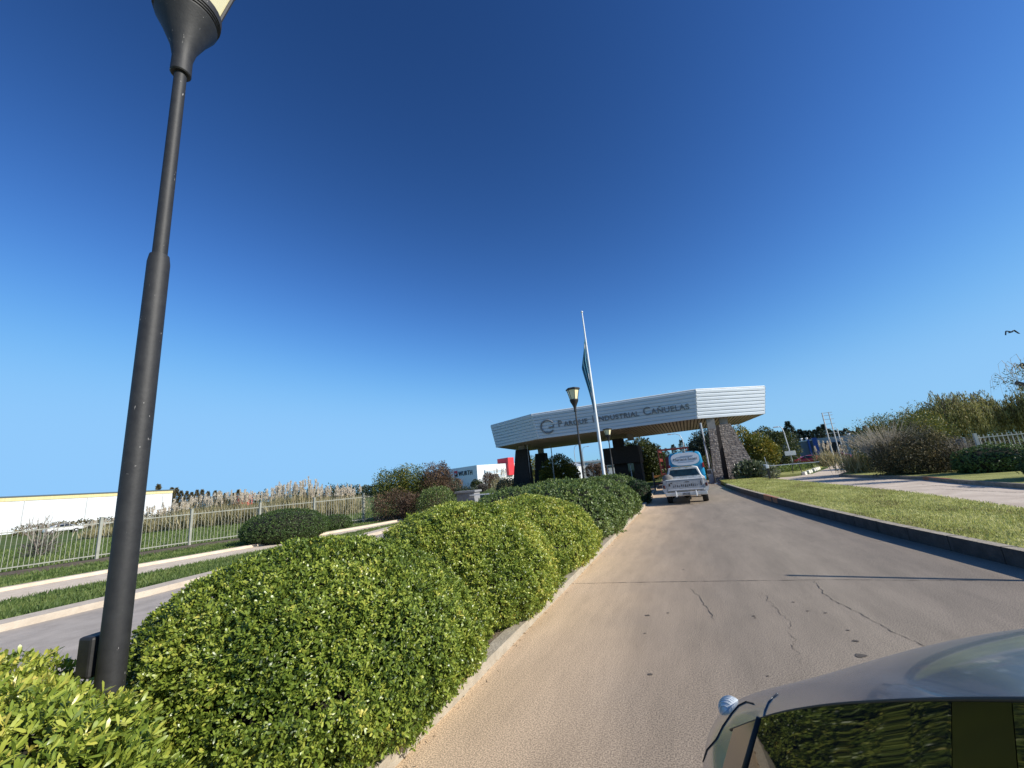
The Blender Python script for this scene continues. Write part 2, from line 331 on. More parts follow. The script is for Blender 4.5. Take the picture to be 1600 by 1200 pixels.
strip('left_road', off([(-11.6, -8)]+LA[2:], 0), [(ML(y), y) for y in [-8, 3.62, 6, 10, 15, 21, 28, 45]], -.006, mat('left road', (.36, .315, .27), (.48, .42, .36), 2, .9, bump=.4, bscale=60, spec=.12))
LB = [(-11.6, -8)]+LA[2:]
strip('left_road_kerb', off(LB, -.55), LB, .12, mat('pale kerb concrete', (.50, .42, .33), (.62, .53, .42), 4, .9, bump=.5, bscale=30, spec=.12), th=.16)
WA = [(-18.6, -8), (-18.2, 3), (-17.75, 5.6), (-17.2, 9), (-16.5, 13), (-15.7, 17.4), (-15.2, 22), (-15.6, 30)]
WB = [(-15.6, -8), (-15.5, 3), (-15.35, 4.6), (-15.0, 9), (-14.6, 13), (-14.35, 17), (-14.2, 20), (-14.9, 30)]
g_m = mat('verge grass', (.055, .10, .02), (.12, .17, .04), 1.5, .95, bump=1, bscale=40, c3=(.08, .13, .03), spec=.12)
strip('left_verge', WB, [(x-.55, y) for x, y in [(-11.6, -8), (-11.6, 3), (-11.6, 4.6), (-11.9, 9), (-12.4, 13), (-13.2, 17), (-13.7, 20), (-14.3, 30)]], .06, g_m, th=.08)
PATH = mat('tan path concrete', (.60, .49, .37), (.74, .62, .48), 3, .9, bump=.4, bscale=30, spec=.12)  # plain tan concrete colour, shared by path and path kerb
strip('footpath', WA, WB, .075, PATH, th=.1)
strip('footpath_kerb', off(WA, -.28), WA, .16, PATH, th=.16)
FB = [(-25.6, 2), (-24.9, 6), (-23.7, 10.16), (-22.9, 13.27), (-21.5, 15.81), (-19.9, 17.9), (-18.7, 20.5), (-17.6, 23.2)]
WK = [(-18.7, 1), (-18.1, 4.5), (-17.6, 8.4), (-17.0, 11.4), (-16.5, 13.6), (-16.1, 16), (-15.7, 19), (-15.6, 22)]
strip('dirt_bank', off(FB, -.3), [(x*.72+u*.28, y*.72+v*.28) for (x, y), (u, v) in zip(FB, WK)], .09, mat('bare earth', (.10, .075, .05), (.20, .16, .12), 5, .98, bump=1, bscale=18, spec=.12), th=.1)
strip('inner_verge', [(x*.72+u*.28, y*.72+v*.28) for (x, y), (u, v) in zip(FB, WK)], off(WK, -.3), .05, g_m)

# grass blades
def blades(name, fn, n, L, W, m_, seed, label, z):
    rng = np.random.default_rng(seed); P = fn(rng, n); P = np.column_stack([P, np.full(len(P), z)])
    D = rng.normal(size=P.shape)*.45+np.array([0, 0, 1.0])
    lv = .5+.18*lump(P*.7, 2.0)+.34*lump(P*np.array([.5, .16, 1]), 5.0)+rng.normal(size=len(P))*.16
    o = leaves(name, P, D, L*(.5+rng.random(len(P))), W, m_, None, lv, rng); tag(o, label, 'grass', kind='stuff')
def f_r(rng, n):
    y = 5+33*rng.random(n)**1.7; a = np.interp(y, [q[0] for q in KX], [q[1] for q in KX])+.16; bb = np.array([MR(t) for t in y])+.04
    return np.column_stack([a+(bb-a)*rng.random(n), y])
blades('lawn_grass', f_r, 70000, .05, .016, LAWN, 1, 'short yellow green mown grass on the strip right of the road', .22)
def f_l(rng, n):
    y = 1.5+24*rng.random(n); a = np.interp(y, [q[1] for q in WB], [q[0] for q in WB])-.03; c = np.interp(y, [3, 9, 13, 17, 20, 30], [-12.1, -12.45, -12.95, -13.75, -14.2, -14.9])
    return np.column_stack([a+(c-a)*rng.random(n), y])
blades('verge_grass', f_l, 50000, .10, .02, GRASS, 2, 'green grass between the left road and the footpath', .05)
def f_f(rng, n):
    y = 3+17*rng.random(n); a = np.interp(y, [q[1] for q in FB], [q[0] for q in FB]); c = np.interp(y, [q[1] for q in WK], [q[0] for q in WK])-.25
    t = .26+.74*rng.random(n)**.8; return np.column_stack([a+(c-a)*t, y])
blades('fence_side_grass', f_f, 26000, .10, .022, GRASS, 3, 'green grass between the picket fence and the footpath', .05)
def f_o(rng, n):
    y = 3+34*rng.random(n)**1.2; a = np.interp(y, [q[1] for q in FB], [q[0] for q in FB])-.4; return np.column_stack([a-26*rng.random(n)**1.6, y])
blades('field_grass', f_o, 42000, .20, .04, GRASS, 4, 'long green field grass behind the picket fence', -.03)

# cracks, joint and spots of the road
def ribbon(b, px, wd, z=.004, seed=0, jit=.02):
    rng = random.Random(seed); P = []
    G = [gp(*p) for p in px]
    for i in range(len(G)-1):
        L = math.dist(G[i], G[i+1]); k = max(2, int(L/.06))
        for j in range(k):
            t = j/k; P.append((G[i][0]+(G[i+1][0]-G[i][0])*t+rng.uniform(-jit, jit), G[i][1]+(G[i+1][1]-G[i][1])*t+rng.uniform(-jit, jit)))
    P.append(G[-1]); vs = []
    for i, p in enumerate(P):
        q0, q1 = P[max(i-1, 0)], P[min(i+1, len(P)-1)]; dx, dy = q1[0]-q0[0], q1[1]-q0[1]; l = math.hypot(dx, dy) or 1
        ww = wd*.6*rng.uniform(.25, 1.4)*(.3 if i in (0, len(P)-1) else 1)/2
        vs += [(p[0]-dy/l*ww, p[1]+dx/l*ww, z), (p[0]+dy/l*ww, p[1]-dx/l*ww, z)]
    b.add(vs, [(2*i, 2*i+1, 2*i+3, 2*i+2) for i in range(len(P)-1)])
crk = mat('crack', (.05, .04, .033), (.13, .11, .09), 20, 1)
b = MB()
ribbon(b, [(892, 912), (1000, 910), (1130, 908), (1300, 906), (1600, 908)], .022, seed=1, jit=.004)
ribbon(b, [(1272, 908), (1285, 925), (1310, 943), (1345, 960), (1385, 982), (1420, 1000), (1450, 1012)], .014, seed=2)
ribbon(b, [(1080, 920), (1092, 932), (1100, 945), (1108, 955), (1116, 968)], .011, seed=3)
ribbon(b, [(1190, 925), (1210, 950), (1235, 975), (1240, 1010), (1255, 1040)], .008, seed=4, jit=.035)
ribbon(b, [(1130, 822), (1190, 815), (1235, 812)], .015, seed=5); ribbon(b, [(1150, 802), (1260, 795)], .02, seed=6)
ribbon(b, [(1210, 850), (1330, 842), (1420, 850)], .012, seed=7)
for k, (px, py, r) in enumerate([(1016, 1054, .022), (1012, 962, .03), (1008, 990, .015), (1044, 958, .018), (1178, 963, .022), (1180, 966, .014), (1337, 1002, .028), (1262, 955, .02), (1290, 958, .02), (1240, 941, .02), (1068, 890, .02), (1345, 1025, .05), (1200, 1057, .012), (1325, 985, .018)]):
    x, y = gp(px, py); rn = random.Random(k); n_ = 12
    b.add([(x+math.cos(a*math.pi/6)*r*rn.uniform(.7, 1.2), y+math.sin(a*math.pi/6)*r*rn.uniform(.5, 1), .0045) for a in range(n_)], [tuple(range(n_))])
tag(b.build('road_cracks', crk), kind='structure')
b = MB()
for px in ([(1100, 0)],): pass
ribbon(b, [(1395, 768), (1470, 764), (1600, 770)], .05, z=0, seed=11, jit=.01); ribbon(b, [(1440, 757), (1520, 762)], .05, z=0, seed=12); ribbon(b, [(1330, 757), (1420, 754)], .05, z=0, seed=13)
tag(b.build('side_road_joints', crk), kind='structure')
# dry litter along the median kerb
rng = np.random.default_rng(5); n = 2600
y = .8+17*rng.random(n)**1.4; P = np.column_stack([-2.3+np.abs(rng.normal(size=n))*.10-.02, y, np.full(n, .008)])
D = np.column_stack([rng.normal(size=n), rng.normal(size=n)*2, rng.random(n)*.25])
o = leaves('dry_litter', P, D, .03+.05*rng.random(n), .008, leafmat('straw', [(0, (.20, .12, .06)), (.5, (.42, .32, .2)), (1, (.62, .52, .36))], .9, .1), None, rng.random(n), rng)
tag(o, 'pale dry straw and leaf litter gathered along the median kerb', 'litter', kind='stuff')

# ------------------------------------------------------------------ hedge shrubs
def mound(x, y, rx, ry, h, n, L, W, seed, label, m_=HEDGE, z0=.05, p=2.5, tpl=T_HI, group='rounded shrubs of the median hedge', tone=.13, rz=0, off_=.45, name='hedge_shrub', shellw=.12, lm=.1, bare=0):
    t = thing(name, label, 'shrub', (x, y, z0), rz, group)
    rng = np.random.default_rng(seed)
    d = sphere_dirs(n, rng, -.8); n = len(d)
    lo_p = p+(1.35 if name == 'hedge_shrub' else 0); pp = np.where(d[:, 2] < 0, lo_p, p)[:, None]; q = (np.abs(d)**pp).sum(1, keepdims=True)**(-1/pp); S = d*q
    hz = h*.62
    lm_ = lump(S*1.6, seed*1.7); lf = lump(S*4.2+3, seed)
    rad = 1+lm*lm_+.035*lf
    sh = 1-shellw*rng.random(n)**1.5
    P = S*np.array([rx, ry, hz])*(rad*sh)[:, None]; P[:, 2] = np.where(P[:, 2] < 0, P[:, 2]*(h-hz)/hz*1.15, P[:, 2]); P[:, 2] += h-hz*1.0
    ok = P[:, 2] > .03; P = P[ok]; d = d[ok]; sh = sh[ok]; lf = lf[ok]; lm_ = lm_[ok]; n = len(P)
    # whorls: groups of leaves share a tip
    k = 6; nw = n//k; P = P[:nw*k]; c = P[:nw].repeat(k, 0); dn = nrm(d[:nw]/np.array([rx, ry, hz])).repeat(k, 0)
    ax_ = nrm(dn+rng.normal(size=(nw, 3)).repeat(k, 0)*.35+np.array([0, 0, .35]))
    D = ax_*.75+nrm(rng.normal(size=(nw*k, 3)))*.85
    Pn = c+rng.normal(size=(nw*k, 3))*L*.12
    lv = off_+tone*lump(Pn*.9, seed*.9)+rng.normal(size=(nw)).repeat(k)*.13+rng.normal(size=nw*k)*.09+.07*lf[:nw].repeat(k)
    yel = (rng.random(nw) < .008).repeat(k); lv = np.where(yel, lv+.35, lv)
    leaves('foliage', Pn, D, L*(.65+.6*rng.random(nw*k)), W*(.7+.5*rng.random(nw*k)), m_, t, lv, rng, tpl, N=ax_+rng.normal(size=(nw*k, 3))*.3, bend=.25)
    # closed near-black core, painted shade for the gaps between the leaves
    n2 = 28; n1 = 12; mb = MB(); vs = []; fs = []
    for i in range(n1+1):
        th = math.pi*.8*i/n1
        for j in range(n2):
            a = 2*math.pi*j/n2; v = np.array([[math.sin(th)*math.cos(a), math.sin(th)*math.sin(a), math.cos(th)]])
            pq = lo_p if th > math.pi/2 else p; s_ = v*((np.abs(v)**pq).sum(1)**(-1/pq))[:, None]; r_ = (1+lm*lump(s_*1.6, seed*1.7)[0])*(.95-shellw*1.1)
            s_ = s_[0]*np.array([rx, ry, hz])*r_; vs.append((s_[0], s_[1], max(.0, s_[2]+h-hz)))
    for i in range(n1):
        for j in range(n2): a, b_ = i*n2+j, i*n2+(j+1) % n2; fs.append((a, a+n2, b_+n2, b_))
    mb.add(vs, fs); mb.build('shade_core', mat('hedge shade core', (.010, .012, .006), (.03, .028, .014), 25, 1), t, True)
    return t
mound(-3.56, .35, 1.52, 1.34, 1.18, 110000, .052, .016, 11, 'light green shrub at the near left, cut by the bottom edge, before the lamp post', off_=.6, tpl=T_MID, p=2.05, shellw=.16)
mound(-3.32, 3.04, 1.40, 1.32, 1.36, 270000, .034, .0135, 12, 'big glossy leaved shrub just beyond the near lamp post', tpl=T_MID, p=1.95, shellw=.13, lm=.045)
mound(-3.32, 5.66, 1.38, 1.34, 1.46, 220000, .036, .0145, 13, 'yellow tipped shrub, second beyond the near lamp post', tone=.2, off_=.55, tpl=T_MID, p=1.95, shellw=.13, lm=.05)
mound(-3.38, 8.5, 1.44, 1.55, 1.36, 130000, .042, .018, 14, 'yellow green low shrub in the middle of the hedge row', tone=.2, off_=.6, tpl=T_MID, p=1.95, shellw=.13, lm=.05)
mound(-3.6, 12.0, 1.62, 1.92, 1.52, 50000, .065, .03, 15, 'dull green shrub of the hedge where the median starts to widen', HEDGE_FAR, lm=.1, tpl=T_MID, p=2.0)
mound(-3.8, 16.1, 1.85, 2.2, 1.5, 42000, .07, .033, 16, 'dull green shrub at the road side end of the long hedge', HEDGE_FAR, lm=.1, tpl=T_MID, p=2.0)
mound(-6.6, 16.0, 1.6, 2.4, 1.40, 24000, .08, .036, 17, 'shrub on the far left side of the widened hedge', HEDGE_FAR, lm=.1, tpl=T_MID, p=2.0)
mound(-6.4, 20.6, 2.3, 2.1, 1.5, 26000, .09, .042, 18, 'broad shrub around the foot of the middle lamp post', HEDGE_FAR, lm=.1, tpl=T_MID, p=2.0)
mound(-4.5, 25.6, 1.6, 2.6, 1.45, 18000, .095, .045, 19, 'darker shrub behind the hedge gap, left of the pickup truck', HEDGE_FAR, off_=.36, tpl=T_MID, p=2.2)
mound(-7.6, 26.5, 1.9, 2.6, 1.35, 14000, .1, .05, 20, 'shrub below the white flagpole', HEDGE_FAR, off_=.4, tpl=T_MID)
mound(-2.65, 22.6, .62, .8, 1.1, 6000, .08, .04, 21, 'small dark shrub leaning over the road kerb beside the pickup truck', BOX, off_=.1, tpl=T_MID)
mound(-3.75, -3.2, 1.4, 1.7, 1.3, 20000, .07, .03, 22, 'nearest shrub of the hedge, behind the near left one and out of the photo', tpl=T_MID)
mound(-16.7, 13.5, 1.95, 1.6, 1.36, 40000, .045, .022, 23, 'large round clipped bush between the picket fence and the footpath', BOX, group='clipped bushes by the left fence', p=2.05, lm=.03, name='clipped_bush', shellw=.07, tpl=T_MID)
mound(-17.35, 16.9, .85, .85, .78, 12000, .045, .022, 24, 'small round clipped bush right of the large clipped one', BOX, group='clipped bushes by the left fence', p=2.05, lm=.03, name='clipped_bush', shellw=.07, tpl=T_MID)
mound(13.15, 26.7, 1.45, 1.05, 1.3, 15000, .07, .035, 25, 'low clipped cushion bush in front of the right fence', BOX, group='clipped bushes by the right fence', p=2.2, lm=.12, name='clipped_bush', off_=.62, tpl=T_MID)
mound(12.25, 20.9, 1.25, 1.2, 1.45, 9000, .07, .035, 26, 'dark clipped bush cut by the right edge of the photo', BOX, group='clipped bushes by the right fence', p=2.2, lm=.1, name='clipped_bush', off_=.25, tpl=T_MID)

# ------------------------------------------------------------------ lantern lamp posts
LENS = mat('cream lamp glass', (.80, .72, .42), (.86, .78, .50), 3, .3, spec=.6)
def head(b): b.v = [(x*.96, y*.96, 5.28+(z-5.28)*.93) for x, y, z in b.v]; return b
def lamp_post(x, y, label, s=1.0, box=False):
    t = thing('lamp_post', label, 'street lamp', (x, y, 0), R(8), 'black lantern lamp posts')
    b = MB(); b.lathe([(.16, .0), (.16, .05), (.070, .08), (.066, 3.56), (.058, 3.62)], 24); smooth_angle(b.build('lower_pole', BLACK, t))
    b = MB(); b.lathe([(.045, 3.60), (.042, 5.36)], 20); smooth_angle(b.build('upper_pole', BLACK, t))
    b = MB(); b.lathe([(.066, 5.28), (.074, 5.29), (.072, 5.46), (.095, 5.58), (.165, 5.76), (.213, 5.86), (.225, 5.885), (.218, 5.888), (.222, 5.905), (.232, 5.91), (.225, 5.913), (.229, 5.93), (.239, 5.935), (.232, 5.938), (.236, 5.955), (.246, 5.96), (.250, 6.03), (.242, 6.035), (.20, 6.04)], 32)
    smooth_angle(head(b).build('lantern_cup', BLACK, t), 28)
    b = MB(); b.lathe([(.20, 6.0), (.345, 6.62)], 6, rot=R(-8)); head(b).build('lantern_glass', LENS, t)
    b = MB()
    for k in range(6):
        a = R(-8)+k*math.pi/3; b.tube([(.212*math.cos(a), .212*math.sin(a), 6.0), (.358*math.cos(a), .358*math.sin(a), 6.63)], .016, 6)
    head(b).build('lantern_frame', BLACK, t)
    b = MB(); b.lathe([(.36, 6.62), (.42, 6.63), (.425, 6.69), (.38, 6.74), (.12, 6.80)], 6, rot=R(-8)); head(b).build('lantern_cap', BLACK, t)
    if box: b = MB(); b.box(-.19, -.075, -.07, .05, .90, 1.12); b.build('junction_box', BLACK, t, bevel=.015)
    t.scale = (1, 1, s); return t
lamp_post(-3.30, 1.55, 'tall black lamp post standing close between the two nearest shrubs', box=True)
lamp_post(-5.2, 22.0, 'black lamp post standing left of the white flagpole', s=.965)
lamp_post(-5.85, 35.5, 'farthest black lamp post, right of the flagpole under the gate roof', s=.79)
# plain pole beside the road whose thin shadow crosses the lane
t = thing('marker_pole', 'plain thin steel pole on the lawn right of the road, throwing a thin shadow', 'pole', (6.0, 7.28, .22))
b = MB(); b.lathe([(.042, 0), (.04, 2.7)], 10); b.build('pole', GALV, t)
b = MB(); b.lathe([(.046, 2.7), (.046, 2.73), (.01, 2.75)], 10); b.build('cap', GALV, t)

# ------------------------------------------------------------------ flagpole
t = thing('flagpole', 'tall white flagpole left of the gate with its flag hanging limp at half mast', 'flagpole', (-5.6, 30, .1))
b = MB(); b.lathe([(.13, 0), (.11, .3), (.10, 5), (.045, 13.8)], 14); smooth_angle(b.build('pole', WHITE, t))
b = MB(); b.lathe([(.09, 13.8), (.09, 13.88), (.02, 13.93)], 12); b.build('finial', WHITE, t)
def flag():
    b = MB(); n = 26; W_ = 7
    # hanging cloth: narrow pleats, wider near the top, closing below
    for side in range(1):
        vs = []
        for i in range(n+1):
            q = i/n; z = 11.7-5.6*q
            wv = (.08+.46*q*3 if q < .28 else .466-.40*(q-.28)/.72); wv = max(.09, wv)
            for j in range(W_*3+1):
                s_ = j/(W_*3); vs.append((-.06-s_*wv-.04*math.sin(6*q), .13*math.sin(s_*16+q*2)*(1-.4*q), z-.75*s_*(1-abs(q-.25))-.06*math.sin(9*s_)))
        k = W_*3+1; fs = [(i*k+j, i*k+j+1, (i+1)*k+j+1, (i+1)*k+j) for i in range(n) for j in range(k-1)]
        b.add(vs, fs)
    return b
mt = bpy.data.materials.new('flag cloth'); mt.use_nodes = True; n_ = mt.node_tree; bs = n_.nodes['Principled BSDF']; bs.inputs['Roughness'].default_value = .8
tc = n_.nodes.new('ShaderNodeTexCoord'); sx = n_.nodes.new('ShaderNodeSeparateXYZ'); n_.links.new(tc.outputs['Object'], sx.inputs[0])
cr = n_.nodes.new('ShaderNodeValToRGB'); cr.color_ramp.interpolation = 'CONSTANT'; mr = n_.nodes.new('ShaderNodeMapRange'); n_.links.new(sx.outputs['X'], mr.inputs[0]); mr.inputs[1].default_value = 0; mr.inputs[2].default_value = -.5
n_.links.new(mr.outputs[0], cr.inputs[0]); e = cr.color_ramp.elements; e[0].color = (.60, .66, .70, 1); e[1].position = .28; e[1].color = (.10, .28, .38, 1); k = e.new(.12); k.color = (.09, .27, .37, 1); k = e.new(.22); k.color = (.6, .66, .7, 1)
n_.links.new(cr.outputs[0], bs.inputs['Base Color'])
fo = flag().build('flag', mt, t, True); fm = fo.modifiers.new('thickness', 'SOLIDIFY'); fm.thickness = .008
b = MB(); b.tube([(-.12, -.02, .9), (-.12, -.02, 11.9)], .008, 5); b.build('halyard', WHITE, t)

# ------------------------------------------------------------------ entrance gate
gate = thing('entrance_gate', 'wide entrance gate with white slatted canopy on stone pillars spanning the road', 'gate', (0, 38, 0))
CLAD = mat('white metal cladding', (.55, .60, .65), (.62, .67, .72), 1.2, .4, stretch=(.3, 1, 3))
TOP = [(-19.8, 4, 7.9), (-13.4, 0, 7.82), (1.65, 0, 7.82), (7.45, 4.2, 7.85), (6.3, 13.5, 7.8), (-21.0, 16.6, 7.8)]
BOT = [(-19.3, 4, 5.38), (-13.1, .55, 5.4), (1.35, .55, 5.4), (6.95, 4.2, 5.42), (5.8, 13, 5.4), (-20.5, 16, 5.4)]
faces = [(0, 1, 'left_fascia'), (1, 2, 'front_fascia'), (2, 3, 'right_fascia'), (3, 4, 'rear_fascia'), (4, 5, 'rear_fascia'), (5, 0, 'rear_fascia')]
for a, c, nm in faces:
    b = MB(); N = 8; A0, A1, B0, B1 = Vector(TOP[a]), Vector(TOP[c]), Vector(BOT[a]), Vector(BOT[c])
    e1 = (A1-A0).normalized(); dn = (B0-A0).normalized(); nn = e1.cross(dn); 
    if nn.dot(((A0+A1)/2)-Vector((-5.8, 5.7, 7.8))) < 0: nn = -nn
    nn.normalize()
    for i in range(N):                   # overlapping boards, each tipped out at its lower lip
        t0, t1 = i/N, (i+1)/N
        p0, p1 = A0.lerp(B0, t0), A1.lerp(B1, t0); q0, q1 = A0.lerp(B0, t1), A1.lerp(B1, t1)
        o1 = nn*.09; c0, c1 = p0.lerp(q0, .27), p1.lerp(q1, .27); k0, k1 = p0.lerp(q0, .90), p1.lerp(q1, .90)
        # a chamfer stepping out under the board above, then the flat board running back in
        b.add([p0, p1, c1+o1, c0+o1, k1+o1, k0+o1, q1, q0], [(0, 1, 2, 3), (3, 2, 4, 5), (5, 4, 6, 7)])
    b.build(nm, CLAD, gate)
b = MB()
for P in TOP: pass
n = 6; b.add([(x, y, z-.02) for x, y, z in TOP], [tuple(range(n))]); b.build('roof_deck', GALV, gate)
for i in (1, 2, 3, 0):
    b = MB(); b.tube([Vector(TOP[i])+Vector((0, -.03, 0)), Vector(BOT[i])+Vector((0, -.03, 0))], .06, 6); b.build('corner_trim', WHITE, gate)
b = MB(); L_ = [Vector(p)+Vector((0, 0, .03)) for p in TOP]
for i in range(6): b.tube([L_[i], L_[(i+1) % 6]], .06, 6)
b.build('parapet_trim', WHITE, gate)
# soffit boards running across
SOF = mat('soffit boards', (.34, .29, .24), (.46, .40, .33), .8, .6)
b = MB(); x = -20.4
def yr(x): # front and rear limits of the hexagon
    f = np.interp(x, [-20.5, -19.3, -13.1, 1.35, 6.95], [15.9, 4, .55, .55, 4.2]); r_ = np.interp(x, [-20.5, 5.8, 6.95], [16, 13, 4.2]); return float(f), float(r_)
while x < 6.8:
    x1 = x+.20; f0, r0 = yr(x); f1, r1 = yr(x1)
    b.add([(x, f0, 5.40), (x1, f1, 5.40), (x1, r1, 5.40), (x, r0, 5.40), (x, f0, 5.46), (x1, f1, 5.46), (x1, r1, 5.46), (x, r0, 5.46)], [(3, 2, 1, 0), (0, 1, 5, 4), (2, 3, 7, 6), (1, 2, 6, 5), (3, 0, 4, 7)]); x += .30
b.build('soffit', SOF, gate)
b = MB(); b.add([(px_, py_, 5.47) for px_, py_, _ in BOT], [tuple(range(6))]); b.build('soffit_backing', mat('soffit gap', (.04, .035, .03)), gate)
# lettering and emblem
def text_part(s, size, ext, M, m_, parent, name='lettering', align='LEFT', sp=1.0, bold=0):
    cu = bpy.data.curves.new(name, 'FONT'); cu.body = s; cu.size = size; cu.extrude = ext; cu.align_x = align; cu.space_character = sp; cu.offset = bold
    o = bpy.data.objects.new(name+'_tmp', cu); COL.objects.link(o); dg = bpy.context.evaluated_depsgraph_get(); dg.update()
    me = bpy.data.meshes.new_from_object(o.evaluated_get(dg)); bpy.data.objects.remove(o); me.transform(M); me.materials.clear()
    return link(name, me, m_, parent)
LET = mat('dark letters', (.15, .16, .18), (.20, .215, .235), 6, .45)
u = Vector((1, 0, 0)); v = (Vector(TOP[1])-Vector(BOT[1])); v = Vector((0, v.y, v.z)).normalized(); nn = u.cross(v)
def facM(x, t): # on the sloped front face, t down from the top
    p = Vector(TOP[1]).lerp(Vector(BOT[1]), t); M = Matrix.Identity(4)
    for i in range(3): M[i][0], M[i][1], M[i][2], M[i][3] = u[i], v[i], nn[i], Vector((x, p.y, p.z))[i]+nn[i]*.12
    return M
def caps(word, x, big, small, sp=1.0):
    text_part(word[0], big, .05, facM(x, .62), LET, gate, 'letter', bold=.006)
    w_ = big*.72; text_part(word[1:], small, .05, facM(x+w_, .62), LET, gate, 'lettering', sp=sp, bold=.006)
caps('PARQUE', -10.9, .86, .64, 1.14); caps('INDUSTRIAL', -7.55, .86, .64, 1.10); caps('CAÑUELAS', -2.95, 1.0, .70, 1.08)
b = MB(); M = facM(-11.95, .55)
pts = [M @ Vector((.62*math.cos(a), .62*math.sin(a), 0)) for a in [R(d) for d in range(30, 391, 30)]]
b.tube([M @ Vector((.68*math.cos(R(d)), .62*math.sin(R(d)), 0)) for d in range(32, 330, 22)], .09, 6)
b.tube([M @ Vector((.1, -.1, 0)), M @ Vector((.6, -.1, 0)), M @ Vector((.6, .1, 0))], .07, 6); b.build('emblem', LET, gate)
# pillars of rough stone
def stone():
    mt = bpy.data.materials.new('split stone'); mt.use_nodes = True; n = mt.node_tree; bs = n.nodes['Principled BSDF']; bs.inputs['Roughness'].default_value = .92
    tc = n.nodes.new('ShaderNodeTexCoord'); br = n.nodes.new('ShaderNodeTexBrick'); mp = n.nodes.new('ShaderNodeMapping'); mp.inputs['Rotation'].default_value = (R(90), 0, 0)
    n.links.new(tc.outputs['Object'], mp.inputs[0]); n.links.new(mp.outputs[0], br.inputs['Vector'])
    br.inputs['Color1'].default_value = (.17, .14, .12, 1); br.inputs['Color2'].default_value = (.27, .23, .195, 1); br.inputs['Mortar'].default_value = (.13, .105, .09, 1); br.inputs['Scale'].default_value = 1; br.inputs['Brick Width'].default_value = .45; br.inputs['Row Height'].default_value = .17; br.inputs['Mortar Size'].default_value = .018
    no = n.nodes.new('ShaderNodeTexNoise'); no.inputs['Scale'].default_value = 6; no.inputs['Detail'].default_value = 8; n.links.new(tc.outputs['Object'], no.inputs['Vector'])
    mx = n.nodes.new('ShaderNodeMixRGB'); mx.blend_type = 'OVERLAY'; mx.inputs[0].default_value = .9; n.links.new(br.outputs['Color'], mx.inputs[1]); n.links.new(no.outputs['Fac'], mx.inputs[2]); n.links.new(mx.outputs[0], bs.inputs['Base Color'])
    ad = n.nodes.new('ShaderNodeMath'); ad.operation = 'SUBTRACT'; n.links.new(no.outputs['Fac'], ad.inputs[0]); n.links.new(br.outputs['Fac'], ad.inputs[1])
    bu = n.nodes.new('ShaderNodeBump'); bu.inputs['Strength'].default_value = 1; bu.inputs['Distance'].default_value = .12; n.links.new(ad.outputs[0], bu.inputs['Height']); n.links.new(bu.outputs[0], bs.inputs['Normal'])
    return mt
STONE = stone(); DSTONE = mat('stone in painted shade', (.024, .020, .018), (.04, .034, .03), 5, 1, bump=.6, bscale=12)  # near-black colour carries the canopy shade on left pillars and booth
def wedge(x0, x1, X0, X1, y0, y1, Y0, Y1, zt, m_, nm='pillar', rz=0, c=(0, 0)):
    """base x0..x1,y0..y1 at the ground, top X0..X1,Y0..Y1 at zt"""
    b = MB(); M = Matrix.Translation((c[0], c[1], 0)) @ Matrix.Rotation(rz, 4, 'Z')
    n_ = 8; rings = []
    for i in range(n_+1):
        t_ = i/n_; L = lambda p, q: p+(q-p)*t_; z = -.1+(zt+.1)*t_
        rings.append([M @ Vector(v) for v in ((L(x0, X0), L(y0, Y0), z), (L(x1, X1), L(y0, Y0), z), (L(x1, X1), L(y1, Y1), z), (L(x0, X0), L(y1, Y1), z))])
    vs = [v for r_ in rings for v in r_]; fs = [(3, 2, 1, 0), (4*n_, 4*n_+1, 4*n_+2, 4*n_+3)]
    for i in range(n_):
        for k in range(4): a = i*4+k; c_ = i*4+(k+1) % 4; fs.append((a, c_, c_+4, a+4))
    b.add(vs, fs); b.build(nm, m_, gate)
wedge(-18.55, -16.3, -17.75, -16.45, 5.4, 6.8, 5.6, 6.6, 4.95, DSTONE)
wedge(-18.75, -16.8, -18.25, -16.95, 13.4, 14.8, 13.5, 14.7, 4.75, DSTONE)
wedge(1.72, 2.42, 2.10, 2.68, -.2, 1.1, 1.1, 2.3, 4.45, STONE)
wedge(2.43, 2.84, 2.69, 3.02, .7, 1.5, 1.9, 2.9, 4.75, DSTONE, 'pillar_shadow_band')  # dark filler painted as the shadow band between the stone wedges
wedge(2.85, 5.2, 3.03, 3.95, .15, 1.5, 2.2, 3.4, 4.8, STONE)
for x, y in ((-17.1, 6.1), (-17.6, 14.1), (3.5, 3.0), (2.4, 1.75), (-5.3, 8.6)):
    b = MB(); b.box(x-.32, x+.32, y-.3, y+.3, 4.75 if x != 2.4 else 4.4, 5.42); b.build('pillar_head', mat('pillar head', (.30, .27, .23), (.38, .34, .3), 4, .8), gate)
b = MB(); b.tube([(1.55, .35, 1.2), (1.55, .35, 5.0)], .07, 8); b.build('drain_pipe', GALV, gate)
b = MB(); b.box(1.35, 1.9, .1, .55, 0, 1.15); b.build('pipe_casing', mat('grey render', (.28, .28, .28), (.36, .35, .34), 4, .8), gate, bevel=.02)
b = MB(); b.tube([(-16.4, 5.9, 0), (-16.4, 5.9, 5.4)], .05, 8); b.build('drain_pipe', GALV, gate)
